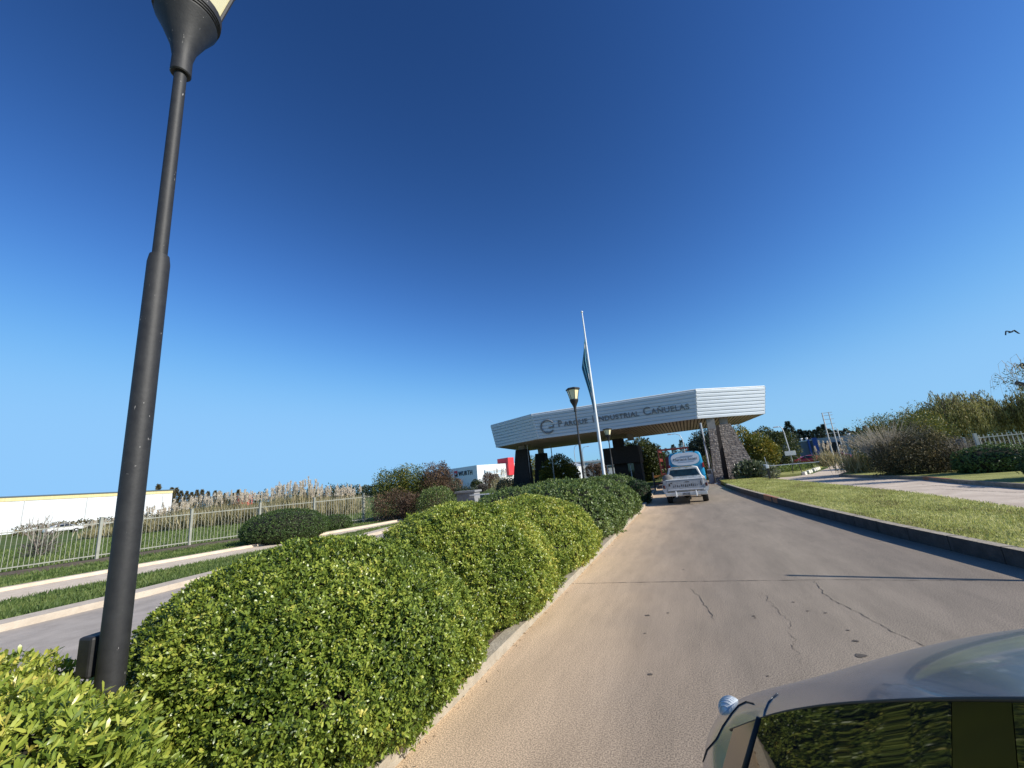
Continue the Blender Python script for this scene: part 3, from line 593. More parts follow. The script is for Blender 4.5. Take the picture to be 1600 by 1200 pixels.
# guard booth under the centre of the gate
bt = thing('guard_booth', 'guard booth painted dark as canopy shade, with overhanging upper storey under the gate canopy', 'booth', (0, 0, 0))
b = MB(); b.box(-8.2, -4.5, 45.0, 48.4, 2.35, 4.1); b.build('upper_wall', DSTONE, bt, bevel=.03)
b = MB(); b.box(-7.4, -6.0, 46, 47.6, 0, 2.35); b.build('core', DSTONE, bt)
b = MB(); b.box(-5.3, -4.55, 45.6, 47.8, 0, 2.35); b.build('side_wall', DSTONE, bt)
b = MB(); b.box(-7.1, -6.1, 45.2, 47, 4.1, 5.0); b.build('chimney_block', DSTONE, bt)
b = MB(); b.box(-6.02, -5.28, 46.2, 46.28, .2, 2.3); b.build('window', GLASSD, bt)
for x, y in ((-8.1, 45.5), (-5.75, 46.1)): b = MB(); b.box(x, x+.08, y, y+.1, 0, 2.34); b.build('post', GALV, bt)

# ------------------------------------------------------------------ vehicles
def paint(name, c, c2, rough=.4, metal=0): return mat(name, c, c2, 3, rough, metal)
def wheel(parent, x, y, r, w_, face=-1):
    o = bpy.data.objects.new('wheel', None); COL.objects.link(o); o.parent = parent; o.location = (x, y, r)
    b = MB(); M = Matrix.Rotation(R(90), 4, 'Y'); bb = MB(); bb.lathe([(r*.62, -w_/2), (r*.93, -w_/2), (r, -w_*.35), (r, w_*.35), (r*.93, w_/2), (r*.62, w_/2)], 24)
    bb.v = [tuple(M @ Vector(v)) for v in bb.v]; smooth_angle(bb.build('tyre', TYRE, o))
    bb = MB(); bb.lathe([(r*.2, -w_/2-.01), (r*.6, -w_*.42), (r*.6, w_*.42), (r*.2, w_/2+.01)], 20); bb.v = [tuple(M @ Vector(v)) for v in bb.v]; bb.build('rim', GALV, o)
def loft(name, stations, m_, parent, sub=2, caps=True, crease=False):
    """stations: list of (y, [(x,z)...]) right half-profile mirrored"""
    vs = []; fs = []; k = None
    for y, pr in stations:
        ring = [(x, y, z) for x, z in pr]+[(-x, y, z) for x, z in reversed(pr)]
        k = len(ring); vs += ring
    for i in range(len(stations)-1):
        for j in range(k): a, c_ = i*k+j, i*k+(j+1) % k; fs.append((a, a+k, c_+k, c_))
    if caps: fs.append(tuple(range(k))); fs.append(tuple(range(len(vs)-1, len(vs)-k-1, -1)))
    b = MB(); b.add(vs, fs); return b.build(name, m_, parent, sub == 0, sub=sub)
# weathered white pickup, seen from behind
pk = thing('pickup_truck', 'old worn white pickup truck seen from behind in the lane before the gate', 'pickup truck', (-.30, 20.7, 0))
PW = mat('worn white paint', (.36, .34, .30), (.70, .68, .64), 4, .6, c3=(.62, .60, .56), spec=.3); PG = mat('scuffed tailgate paint', (.24, .24, .245), (.42, .42, .42), 5, .6); CHR = mat('dull chrome bumper', (.55, .54, .52), (.72, .70, .66), 4, .3, metal=.6)
b = MB(); SP = [(.92, .55), (.98, .75), (.97, .98), (.90, 1.16), (.86, 1.20), (.76, 1.20), (.76, .62)]
for s in (-1, 1):
    vs = []; fs = []; st = [(0.05, 1), (.5, 1), (2.2, 1)]
    for y, q in st: vs += [(s*x, y, z) for x, z in SP]
    k = len(SP)
    for i in range(2):
        for j in range(k-1): a = i*k+j; fs.append((a, a+1, a+k+1, a+k))
    fs.append(tuple(range(k))); b.add(vs, fs)
b.box(-.76, .76, .12, 2.2, .60, .66); b.box(-.76, .76, 2.15, 2.2, .66, 1.2)
smooth_angle(b.build('bed', PW, pk), 40)
b = MB(); b.box(-.78, .78, 0, .07, .62, 1.17); b.build('tailgate', PG, pk, bevel=.012)
b = MB(); b.box(-.79, .79, -.012, .085, 1.175, 1.215); b.build('tailgate_top', WHITE, pk, bevel=.012)  # white edge brighter than the bed: sunlight painted into the rim
b = MB(); b.tube([(-.74, -.03, .70), (.74, -.03, .70)], .035, 8); b.build('chrome_strip', CHR, pk)
WORN = mat('rust black marks', (.03, .025, .022), (.10, .07, .05), 20, .9); rn = random.Random(4)
for i in range(13):                     # dark worn strokes left of old lettering
    b = MB(); x = -.50+i*.084; b.box(x, x+rn.uniform(.02, .05), -.004, 0, .84+rn.uniform(-.02, .03), .90+rn.uniform(.0, .08), None, rn.uniform(.4, .9)); b.build('worn_letter', WORN, pk)
for x, z, w_, h in ((-.70, .9, .08, .14), (-.62, 1.02, .10, .05), (.66, .86, .05, .22), (.0, 1.05, .22, .03)): b = MB(); b.box(x, x+w_, -.004, 0, z, z+h, None, .6); b.build('paint_chip', WORN, pk)
b = MB(); b.box(-.88, .88, -.24, -.09, .42, .60); b.build('bumper', CHR, pk, bevel=.03)
for x in (-.42, .42):
    b = MB(); b.box(x-.025, x+.025, -.30, -.245, .38, .66); b.build('bumper_guard', WHITE, pk, bevel=.015)
b = MB(); b.box(-.16, .16, -.255, -.243, .45, .57); b.build('licence_plate', mat('old plate', (.05, .05, .05), (.3, .3, .3), 14, .6), pk)
for x in (-.88, .88):
    b = MB(); b.lathe([(.025, 0), (.045, .01), (.05, .15), (.03, .17)], 12, (x*1.02, .02, .80)); b.build('tail_light', mat('dark red lamp', (.06, .012, .012), rough=.3), pk)
# cab
CB = [(2.2, [(.90, .55), (.97, .8), (.93, 1.16), (.80, 1.24), (.66, 1.70), (.5, 1.77)]), (2.5, [(.92, .5), (.98, .8), (.95, 1.16), (.84, 1.26), (.70, 1.74), (.5, 1.80)]), (3.3, [(.92, .5), (.98, .8), (.95, 1.16), (.84, 1.26), (.70, 1.73), (.5, 1.79)]), (3.9, [(.92, .5), (.98, .8), (.94, 1.10), (.86, 1.16), (.80, 1.20), (.5, 1.22)]), (5.0, [(.9, .5), (.95, .75), (.9, 1.0), (.8, 1.06), (.6, 1.1), (.4, 1.11)])]
o = loft('cab', CB, PW, pk, sub=0); o.data.polygons.foreach_set('use_smooth', [False]*len(o.data.polygons)); smooth_angle(o, 30)
b = MB(); b.add([(-.74, 2.188, 1.29), (.74, 2.188, 1.29), (.60, 2.188, 1.65), (-.60, 2.188, 1.65)], [(0, 1, 2, 3)]); b.build('rear_window', mat('blue tinted glass', (.008, .02, .035), (.015, .05, .08), 4, .12, spec=.25), pk)
for s in (-1, 1): b = MB(); b.add([(s*.94, 2.55, 1.2), (s*.94, 3.5, 1.2), (s*.72, 3.25, 1.66), (s*.74, 2.6, 1.66)], [(0, 1, 2, 3)]); b.build('side_window', GLASSD, pk)
b = MB(); b.box(-.5, .45, 2.19, 2.3, 1.775, 1.80); b.build('roof_light_strip', mat('faded orange yellow strip', (.5, .2, .08), (.7, .6, .2), 9, .5), pk)
for x, y in ((-.78, 1.1), (.78, 1.1), (-.78, 4.2), (.78, 4.2)): wheel(pk, x, y, .36, .24)
b = MB(); b.tube([(-.7, 1.1, .36), (.7, 1.1, .36)], .05, 8); b.lathe([(.03, -.15), (.14, -.08), (.14, .08), (.03, .15)], 12, (0, 1.1, .36)); b.box(-.5, -.42, .2, 4.8, .45, .56); b.box(.42, .5, .2, 4.8, .45, .56); b.build('axle_and_frame', TYRE, pk)
b = MB(); b.tube([(.98, 3.4, 1.2), (1.22, 3.35, 1.35)], .015, 6); b.box(1.16, 1.34, 3.3, 3.36, 1.25, 1.45); b.build('wing_mirror', BLACK, pk)
# canvas bundle lying in the bed
b = MB(); b.lathe([(.10, 0), (.22, .04), (.25, .16), (.22, .28), (.12, .36), (.03, .38)], 14, (0, 0, 0)); o = b.build('canvas_bundle', mat('grey canvas', (.13, .12, .11), (.24, .22, .2), 8, .95, bump=.5), None, True); pk.scale = (1, 1, .915); o.location = (-1.0, 20.98, .97); tag(o, 'grey canvas bundle standing in the left rear corner of the pickup bed', 'bundle')
# blue van with a white oval notice across its rear window
vn = thing('blue_van', 'bright blue van with a white oval notice on its back, ahead of the pickup truck', 'van', (-.14, 28.2, 0))
VB = mat('bright blue paint', (.008, .22, .42), (.012, .28, .50), 2, .3, coat=.4)
def vp(w_, h): return [(w_*.96, .45), (w_, .8), (w_*.99, 1.3), (w_*.95, h*.84), (w_*.90, h*.97), (w_*.66, h)]
loft('body', [(0, vp(.95, 2.42)), (.12, vp(1.03, 2.5)), (.8, vp(1.05, 2.54)), (3.2, vp(1.05, 2.54)), (4.2, vp(1.03, 2.45)), (4.8, vp(.95, 1.6)), (5.0, vp(.9, 1.3))], VB, vn, sub=2)
b = MB(); b.prism([(.70*math.cos(a)*(1 if 1 else 1)*abs(math.cos(a))**-.35 if abs(math.cos(a)) > .02 else 0, .36*math.sin(a)*max(abs(math.sin(a)), .05)**-.25) for a in [2*math.pi*k/40 for k in range(40)]], 0, .02)
b.v = [(x*1.18, -.045-z, 2.06+y*1.08) for x, y, z in b.v]; nb = b.build('rear_notice', mat('white notice', (.66, .66, .68), (.74, .74, .76), 3, .5), vn)
Mv = Matrix.Translation((0, -.075, 1.97)) @ Matrix.Rotation(R(90), 4, 'X')
text_part('Mariana Sconi', .25, .004, Mv, mat('notice ink', (.03, .03, .04)), nb, 'notice_text', 'CENTER')
b = MB(); b.box(-.5, .45, -.072, -.067, 2.16, 2.19); b.box(-.45, .5, -.072, -.067, 1.86, 1.88); b.box(-.25, .5, -.072, -.067, 2.22, 2.24); b.build('notice_stripes', mat('notice stripe', (.15, .22, .32)), nb)
for x in (-.97, .97): b = MB(); b.box(x-.05, x+.05, -.03, .06, 1.45, 1.75); b.build('tail_light', mat('red lamp', (.35, .02, .02), rough=.25), vn, bevel=.02)
for x in (-.6, 0, .6): b = MB(); b.box(x-.07, x+.07, -.02, .08, 2.44, 2.50); b.build('roof_lamp', BLACK, vn, bevel=.01)
for x, y in ((-.9, .9), (.9, .9), (-.9, 3.9), (.9, 3.9)): wheel(vn, x, y, .34, .22)
# red box truck farther ahead
rt = thing('red_truck', 'dark red stake truck showing behind the left side of the blue van', 'truck', (-.95, 35.2, 0))
RED = mat('dull red paint', (.17, .025, .015), (.26, .05, .03), 4, .5)
b = MB(); b.box(-1.15, 1.15, 0, 5, .9, 1.1)
for x in (-1.15, 1.07): b.box(x, x+.08, 0, .08, 1.1, 3.05); b.box(x, x+.08, 4.9, 4.98, 1.1, 3.05); b.box(x, x+.06, .08, 4.9, 1.5, 1.75); b.box(x, x+.06, .08, 4.9, 2.1, 2.35); b.box(x, x+.08, .08, 4.9, 2.85, 3.05)
b.box(-1.07, 1.07, .0, .08, 2.9, 3.05); b.build('cargo_frame', RED, rt)
b = MB(); b.box(-1.0, 1.0, 5.1, 6.8, .6, 2.5, None, .9, .8); b.build('cab', RED, rt, bevel=.08)
for x, y in ((-.95, 1.2), (.95, 1.2), (-.95, 5.9), (.95, 5.9)): wheel(rt, x, y, .45, .25)
b = MB(); b.box(-1.1, 1.1, -.05, 0, .6, .75); b.build('bumper', TYRE, rt)

def small_car(x, y, rz, c, label, s=1):
    t = thing('parked_car', label, 'car', (x, y, 0), rz)
    pm_ = mat('car paint %s' % (c,), c, rough=.3, coat=.5)
    pr = lambda w_, a, h: [(w_*.95, .28), (w_, .5), (w_*.98, a*.85), (w_*.9, a), (w_*.7, h-.03), (w_*.45, h)]
    loft('body', [(0, pr(.7, .62, .68)), (.15, pr(.82, .8, .86)), (.6, pr(.84, .86, .95)), (1.1, pr(.85, .88, 1.32)), (2.3, pr(.85, .88, 1.40)), (3.1, pr(.85, .86, .95)), (3.9, pr(.82, .76, .82)), (4.1, pr(.7, .6, .66))], pm_, t, sub=1)
    for sgn in (-1, 1): b = MB(); b.add([(sgn*.80, .95, .93), (sgn*.80, 2.9, .93), (sgn*.645, 2.35, 1.29), (sgn*.645, 1.25, 1.27)], [(0, 1, 2, 3)]); b.build('side_window', GLASSD, t)
    for xx, yy in ((-.74, .8), (.74, .8), (-.74, 3.2), (.74, 3.2)): wheel(t, xx, yy, .31, .2)
    return t
p = at(1268, 726, 74); small_car(p.x, 74, R(70), (.22, .015, .02), 'dark red car parked before the grey building')
p = at(1282, 724, 72); small_car(p.x+.6, 71.5, R(80), (.55, .03, .03), 'bright red car parked right of the dark red one')
p = at(1296, 724, 76); small_car(p.x+1.0, 76, R(75), (.45, .47, .5), 'silver car parked beside the twin pole at the grey building')
p = at(1330, 712, 84); small_car(p.x, 84, R(60), (.16, .02, .02), 'maroon car half hidden behind the bush by the grey building')
small_car(-86, 30.5, R(-8), (.7, .7, .7), 'white car parked far left before the white warehouse')

# ------------------------------------------------------------------ the photographer's own car at the lower right
cr_ = thing('silver_car', 'glossy silver grey car close at the lower right, its dark windows reflecting the hedge', 'car', (0, 0, 0))
CP = mat('silver metallic paint', (.38, .40, .43), (.41, .43, .46), 2, .25, metal=.6, coat=.4)
# the roof rail over the side windows, and how far the glass below it leans inward at each point
_TY = [-1.6, -.6, .1, .58, .66, .746, .818, .909, 1.024, 1.173, 1.365, 1.614, 1.771, 1.963, 2.3]
_TX = [.46, .43, .415, .40, .389, .379, .368, .353, .33, .295, .239, .147, .08, -.005, -.15]
_TZ = [1.43, 1.62, 1.645, 1.561, 1.525, 1.488, 1.456, 1.413, 1.358, 1.283, 1.183, 1.038, .933, .796, .58]
_TL = [.15, .15, .15, .152, .152, .164, .187, .226, .274, .339, .411, .467, .467, .467, .467]
_w = np.linspace(-.10, .10, 21)
TX = lambda y: float(np.mean(np.interp(y+_w, _TY, _TX))); TZ = lambda y: float(np.mean(np.interp(y+_w, _TY, _TZ))); LEAN = lambda y: float(np.mean(np.interp(y+_w, _TY, _TL)))
ST = []                                # stations: side of the car from sill to roof centre
for y, D_0, E_0, lo, bz in ((-.6, (.66, 1.67), (1.0, 1.70), .04, 1.02), (.0, (.62, 1.69), (1.0, 1.72), .0, 1.02), (.4, (.60, 1.66), (1.0, 1.70), -.02, 1.01), (.8, (.56, 1.555), (1.0, 1.61), -.04, .98), (1.15, (.50, 1.43), (1.0, 1.51), -.08, .93), (1.5, (.45, 1.30), (1.0, 1.41), -.12, .86), (1.8, (.38, 1.145), (1.0, 1.28), -.16, .76)):
    cx_, cz = TX(y), TZ(y); bx = cx_-LEAN(y)*(cz-bz)+.035; lo = min(lo, bx-.12)
    ST.append((y, [(lo+.03, .33), (lo, bz*.6), (lo+(bx-lo)*.35, bz*.86), (lo+(bx-lo)*.93, bz-.012), (bx+.004, bz+.01), ((bx+cx_)/2, (bz+cz)/2), (cx_-.002, cz-.015), (cx_+.03, cz+.014), D_0, E_0]))
ST.append((2.05, [(-.15, .32), (-.18, .44), (-.17, .58), (-.12, .68), (-.11, .69), (-.08, .725), (-.05, .76), (.0, .82), (.22, .965), (1.0, 1.13)]))
ST.append((2.32, [(-.13, .31), (-.17, .42), (-.16, .54), (-.13, .62), (-.10, .67), (-.07, .71), (-.03, .745), (.03, .775), (.2, .83), (1.0, .93)]))
ST.append((2.50, [(.0, .30), (-.04, .40), (-.03, .48), (.0, .53), (.02, .56), (.04, .58), (.07, .60), (.11, .62), (.28, .65), (1.0, .70)]))
ST.insert(0, (-1.6, [(.14, .35), (.12, .6), (.15, .85), (.22, .97), (.24, 1.0), (.32, 1.15), (.40, 1.34), (.44, 1.37), (.66, 1.44), (1.0, 1.46)]))
def carloft():
    n = len(ST[0][1]); vs = []; fs = []
    for y, pr in ST: vs += [(x, y, z) for x, z in pr]+[(2-x, y, z) for x, z in reversed(pr[:-1])]
    k = 2*n-1
    for i in range(len(ST)-1):
        for j in range(k-1): a = i*k+j; fs.append((a, a+1, a+k+1, a+k))
    fs.append(tuple(range(k-1, -1, -1))); fs.append(tuple(range(len(vs)-k, len(vs))))
    return vs, fs
vs, fs = carloft(); b = MB(); b.add(vs, fs); body = b.build('body', CP, cr_, True, sub=3)
bpy.context.view_layer.update()
from mathutils.bvhtree import BVHTree
_dg = bpy.context.evaluated_depsgraph_get(); _ev = body.evaluated_get(_dg); _me = _ev.to_mesh()
BV = BVHTree.FromPolygons([v.co.copy() for v in _me.vertices], [tuple(p.vertices) for p in _me.polygons]); _ev.to_mesh_clear()
def hit(px, py, off_=.004):             # a point of the body's skin
    d = Vector(ray(px, py)).normalized(); h = BV.ray_cast(Vector((0, 0, CH)), d)
    if h[0] is None: return None, None
    n = h[1] if h[1].dot(d) < 0 else -h[1]
    return h[0]+n*off_, n
def px_patch(name, TL, TR, BR, BL, m_, off_=.004, nu=28, nv=14, top=None):
    """a pane lying on the body's skin between four sight lines"""
    vs = []
    for i in range(nu+1):
        u_ = i/nu; tx, ty = TL[0]+(TR[0]-TL[0])*u_, TL[1]+(TR[1]-TL[1])*u_; bx, by = BL[0]+(BR[0]-BL[0])*u_, BL[1]+(BR[1]-BL[1])*u_
        if top: ty = top(tx)
        for k in range(nv+1):
            p_ = hit(tx+(bx-tx)*k/nv, ty+(by-ty)*k/nv, off_)[0]; vs.append(p_ if p_ is not None else vs[-1])
    k = nv+1; b = MB(); b.add(vs, [(i*k+j, i*k+j+1, (i+1)*k+j+1, (i+1)*k+j) for i in range(nu) for j in range(nv)]); o = b.build(name, m_, cr_, True)
    s_ = o.modifiers.new('thickness', 'SOLIDIFY'); s_.thickness = .003; return o
WTOP = lambda x: float(np.interp(x, [1195, 1225, 1260, 1300, 1350, 1450, 1600, 1800, 2000], [1126, 1117, 1110, 1105, 1102, 1099, 1100, 1108, 1125]))
GC = mat('dark car window', (.010, .012, .014), rough=.02, spec=.5, coat=0)
def pane(name, y0, y1, h0, h1, m_, n=60):
    """flat drawn glass leaning inward, following the roof rail"""
    vs = []; 
    for i in range(n+1):
        y = y0+(y1-y0)*i/n; h_ = h0+(h1-h0)*i/n; x_, z_ = TX(y), TZ(y)
        for k in range(3): vs.append((x_-.018-LEAN(y)*h_*k/2, y, z_-h_*k/2))
    b = MB(); b.add(vs, [(i*3+j, i*3+j+1, i*3+j+4, i*3+j+3) for i in range(n) for j in range(2)]); o = b.build(name, m_, cr_, True)
    s_ = o.modifiers.new('thickness', 'SOLIDIFY'); s_.thickness = .004; s_.offset = -1; s_.use_rim = False; return o
_yd = 1.74; _ye = 1.93; _yr = -.4
pane('side_window', .955, _yd-.015, .36, .24, GC); pane('rear_side_window', _yr, .83, .5, .42, GC); pane('door_pillar', .832, .953, .42, .36, mat('satin black pillar', (.006, .006, .007), rough=.12, spec=.35), n=8)
pane('quarter_window', _yd+.02, _ye, .23, .18, mat('brown quarter window', (.10, .078, .055), rough=.12, spec=.6), n=8)  # brown base colour on the small front pane
RUB = mat('black rubber', (.012, .012, .012), rough=.6)
def seam(name, pts, r, m_, off_=.002):
    P = []
    for a_, c_ in zip(pts[:-1], pts[1:]):
        for k in range(6): P.append(hit(a_[0]+(c_[0]-a_[0])*k/6, a_[1]+(c_[1]-a_[1])*k/6, off_)[0])
    P.append(hit(*pts[-1], off_)[0]); P = [p_ for p_ in P if p_ is not None]
    if len(P) > 1: b = MB(); b.tube(P, r, 8); b.build(name, m_, cr_, True)
b = MB(); b.tube([(TX(y)-.014, y, TZ(y)+.003) for y in np.linspace(-.5, 1.97, 40)], .005, 8); b.build('window_seal', RUB, cr_, True)
_xd, _zd = TX(_yd), TZ(_yd)
b = MB(); b.tube([(_xd-.018, _yd, _zd+.004), (_xd-.022-LEAN(_yd)*.26, _yd, _zd-.26)], .010, 8); b.build('window_divider', RUB, cr_, True)
seam('door_seam', [(1216, 1084), (1208, 1090), (1201, 1098), (1195, 1112), (1193, 1124)], .0022, mat('door gap edge', (.12, .13, .14), rough=.3, metal=.5))
seam('bonnet_seam', [(1178, 1100), (1166, 1097), (1154, 1103), (1143, 1116), (1130, 1135), (1120, 1155), (1105, 1172), (1096, 1200), (1085, 1240)], .0022, RUB)
HL = mat('clear ribbed lamp lens', (.42, .48, .50), (.72, .76, .78), 60, .12, spec=.8, stretch=(1, .06, .06))
p_ = at(1141, 1101, 2.25)
b = MB(); b.lathe([(.052, -.01), (.052, .0), (.047, .02), (.034, .036), (.018, .044), (.004, .047)], 24)
M_ = Matrix.Translation(p_-Vector((0, .015, .012))) @ Vector((-.45, .25, .85)).to_track_quat('Z', 'Y').to_matrix().to_4x4(); b.v = [tuple(M_ @ Vector(v)) for v in b.v]; b.build('headlamp_lens', HL, cr_, True)
b = MB()
for k in range(-4, 5):
    x = k*.0105; r_ = math.sqrt(max(.0, .05**2-x*x)); b.tube([M_ @ Vector((x, r_*math.sin(t_), .047*math.cos(t_)*math.sqrt(1-(x/.052)**2)+.001)) for t_ in [R(d) for d in range(-80, 81, 16)]], .0016, 5)
b.build('headlamp_ribs', mat('lens ribs', (.6, .66, .68), rough=.1), cr_, True)

# ------------------------------------------------------------------ left picket fence
PICK = mat('cream fence paint', (.27, .27, .22), (.36, .36, .30), 5, .6)
fn = thing('picket_fence', 'long pale steel picket fence beyond the footpath on the left', 'fence', (0, 0, 0))
for i, (x, y) in enumerate(FB[:-1]):
    b = MB(); b.box(x-.05, x+.05, y-.05, y+.05, 0, 1.78); b.box(x-.06, x+.06, y-.06, y+.06, 1.78, 1.80); b.build('post', PICK, fn)
for i in range(len(FB)-1):
    b = MB(); (x0, y0), (x1, y1) = FB[i], FB[i+1]; L = math.hypot(x1-x0, y1-y0); n = int(L/.135); a = math.atan2(y1-y0, x1-x0)
    for k in range(1, n):
        t_ = k/n; M = Matrix.Translation((x0+(x1-x0)*t_, y0+(y1-y0)*t_, 0)) @ Matrix.Rotation(a, 4, 'Z'); b.box(-.0075, .0075, -.0075, .0075, .14, 1.66, M)
    M = Matrix.Translation((x0, y0, 0)) @ Matrix.Rotation(a, 4, 'Z')
    for z in (.22, 1.52): b.box(.06, L-.06, -.016, .016, z, z+.04, M)
    b.build('picket_panel', PICK, fn)
# right fence
FG = mat('grey fence paint', (.42, .41, .36), (.55, .54, .47), 5, .6)
fr = thing('picket_fence', 'grey steel picket fence behind the clipped bushes at the right edge', 'fence', (0, 0, 0))
RF = [(13.35, 27.9), (15.8, 28.0), (18.3, 28.1)]
for x, y in RF: b = MB(); b.box(x-.06, x+.06, y-.06, y+.06, 0, 1.95); b.build('post', FG, fr)
for i in range(2):
    b = MB(); x0, x1 = RF[i][0], RF[i+1][0]
    k = x0+.17
    while k < x1-.1: b.box(k-.016, k+.016, 27.95, 27.98, .15, 1.85); k += .17
    b.box(x0+.07, x1-.07, 27.94, 28.0, 1.7, 1.745); b.box(x0+.07, x1-.07, 27.94, 28.0, .3, .345); b.build('picket_panel', FG, fr)
gs = thing('mesh_fence', 'dark grey mesh screen fence behind the leafless grey shrub', 'fence', (0, 0, 0))
b = MB(); b.box(12.5, 13.9, 30.2, 30.26, .1, 1.75); b.build('screen', mat('grey screen', (.10, .11, .12), (.16, .165, .17), 6, .8), gs)
for x in (12.46, 13.94): b = MB(); b.box(x-.04, x+.04, 30.11, 30.19, 0, 1.8); b.build('post', GALV, gs)

# ------------------------------------------------------------------ plants
def shrub(name, label, cat, blobs, n, L, W, m_, seed, r=.06, group=None, twigs=8, **k):
    x = sum(q[0] for q in blobs)/len(blobs); y = sum(q[1] for q in blobs)/len(blobs)
    t = thing(name, label, cat, (x, y, 0), 0, group); bl = [(q[0]-x, q[1]-y)+tuple(q[2:]) for q in blobs]
    crown('foliage' if name != 'tree' else 'crown', bl, n, L, W, m_, t, seed, **k)
    h = max(q[2]+q[5] for q in blobs); rn = random.Random(seed); b = MB(); sp = max(q[3] for q in blobs)
    limb_tree(b, (0, 0, 0), h*.92, sp*.8, twigs, r, rn); b.build('stem' if name != 'tree' else 'trunk', BARK, t, True)
    return t
# big mixed shrubbery left of the gate
def az(a, Y, zc, *r): return (a*Y, Y, zc)+r
shrub('tall_shrub', 'tall loose green and yellow shrub at the end of the picket fence', 'shrub', [az(-.80, 21.5, 1.7, 1.5, 1.3, 1.5), az(-.74, 22, 1.9, 1.4, 1.3, 1.35), az(-.70, 22.5, 1.6, 1.4, 1.3, 1.4), az(-.83, 21.5, 2.3, .5, .5, .8), az(-.77, 22, 2.6, .5, .5, .65)], 15000, .11, .05, YEL, 31, shell=.7, rough=.3, lvoff=.35)
shrub('tall_shrub', 'rust brown shrub on the right flank of the tall green one', 'shrub', [az(-.655, 22.5, 1.8, 1.15, 1.1, 1.35), az(-.63, 23, 2.5, .35, .35, .8)], 8000, .1, .045, RUST, 32, shell=.6, rough=.3)
shrub('tall_shrub', 'low rusty brown shrub at the foot of the tall green one by the fence end', 'shrub', [az(-.80, 20.3, .85, 1.4, .9, .95), az(-.73, 20.3, .7, 1.2, .8, .85)], 9000, .09, .04, RUST, 33, shell=.5, rough=.25, lvoff=.35)
shrub('tall_shrub', 'rounded blue green shrub right of the rusty ones', 'shrub', [az(-.655, 20.3, .75, 1.2, 1.0, 1.0)], 8000, .08, .04, HEDGE_FAR, 34, shell=.3, rough=.15, lvoff=.4)
shrub('tall_shrub', 'dark tangled shrub below the sign of the white office building', 'shrub', [az(-.618, 30, 1.3, .9, 1.0, 1.35), az(-.57, 30, .8, 1.5, 1.0, .8)], 8000, .14, .05, PINE, 35, shell=.6, rough=.3)
shrub('young_tree', 'small tree with orange autumn leaves left of the white office building', 'tree', [az(-.585, 34, 1.75, .42, .4, .5), az(-.585, 34, 1.2, .4, .4, .5)], 1500, .12, .06, leafmat('orange leaves', [(0, (.05, .05, .02)), (.6, (.2, .12, .04)), (1, (.75, .26, .12))], .6, .3), 36, r=.05, shell=.7)
for i, (a, Y, h) in enumerate(((-.528, 70, 2.2), (-.492, 72, 3.3), (-.474, 74, 3.0), (-.512, 68, 1.3))):
    shrub('young_tree', ['round dull young tree before the corner of the white office building', 'brown leaved young tree before the glass bay of the office', 'brown young tree beside the dry reeds under the red block', 'small low bush before the office wall'][i], 'tree', [az(a, Y, h*.6, 1.15 if h > 2 else 1, 1.0, h*.45)], 2500, .2, .1, [GRN, RUST, RUST, GREYL][i], 40+i, r=.08, shell=.6, group='young trees before the office building')
# pampas grass: blades and plumes
def pampas(x, y, h, n, label, seed, group, plume=14, z=0, spread=.9):
    t = thing('pampas_grass', label, 'grass clump', (x, y, z), 0, group); rng = np.random.default_rng(seed)
    P = np.column_stack([rng.normal(size=n)*spread*.35, rng.normal(size=n)*spread*.35, np.zeros(n)])
    D = np.column_stack([rng.normal(size=(n, 2))*.34, np.ones(n)])
    leaves('blades', P, D, h*(.4+.4*rng.random(n)), .055, TAN, t, .45+.22*rng.normal(size=n), rng, bend=1.2)
    b = MB(); k = plume; tips = []
    for i in range(k):
        x0, y0 = rng.normal(size=2)*spread*.35; dx, dy = rng.normal(size=2)*.10*h; zz = h*(.62+.25*rng.random()); b.tube([(x0, y0, 0), (x0+dx, y0+dy, zz)], .01, 4, cap=False); tips.append((x0+dx, y0+dy, zz))
    b.build('stalks', mat('reed stalk', (.42, .34, .2), (.58, .48, .3), 9, .9), t)
    T_ = np.repeat(np.array(tips), 60, 0); m_ = len(T_); q = rng.random(m_)
    T_[:, 2] += q*h*.2; T_[:, :2] += rng.normal(size=(m_, 2))*.045*(1-q)[:, None]
    leaves('plumes', T_, np.column_stack([rng.normal(size=(m_, 2))*.35+.12, np.ones(m_)]), (.18), .045, PLUME, t, rng.random(m_), rng)
    return t
G1 = 'pampas grass clumps behind the left fence'
cl = [(-1.98, 24, 2.2), (-1.86, 25, 2.4), (-1.76, 25, 2.7), (-1.66, 26, 2.8), (-1.57, 26.5, 2.9), (-1.49, 27, 2.9), (-1.42, 27.5, 2.8), (-1.36, 28, 2.6), (-1.29, 27, 2.9), (-1.235, 26, 3.15), (-1.19, 26.5, 3.3), (-1.145, 27, 3.1), (-1.10, 28, 2.6), (-1.05, 29, 2.5), (-1.0, 29, 2.4), (-.96, 30, 2.3), (-2.15, 23, 1.7), (-2.35, 22, 1.4)]
rn = random.Random(3)
for i, (a, Y, h) in enumerate(cl):
    w_ = ['thirteen'][0:0]
    pampas(a*Y, Y, h, 420, 'dry tan pampas grass clump behind the left picket fence', 60+i, G1, plume=16, spread=1.5)
for i, (a, Y, h) in enumerate([(-1.62, 32, 2.8), (-1.45, 33, 3.0), (-1.25, 33, 3.2), (-1.08, 34, 2.9), (-.98, 34, 2.6), (-1.8, 31, 2.4)]):
    pampas(a*Y, Y, h, 300, 'dry tan pampas grass clump behind the left picket fence', 90+i, G1, plume=14, spread=1.8)
pampas(-.446*66, 66, 3.6, 500, 'dry tan reed clump under the red block of the office building', 101, None, plume=14, spread=2.2)
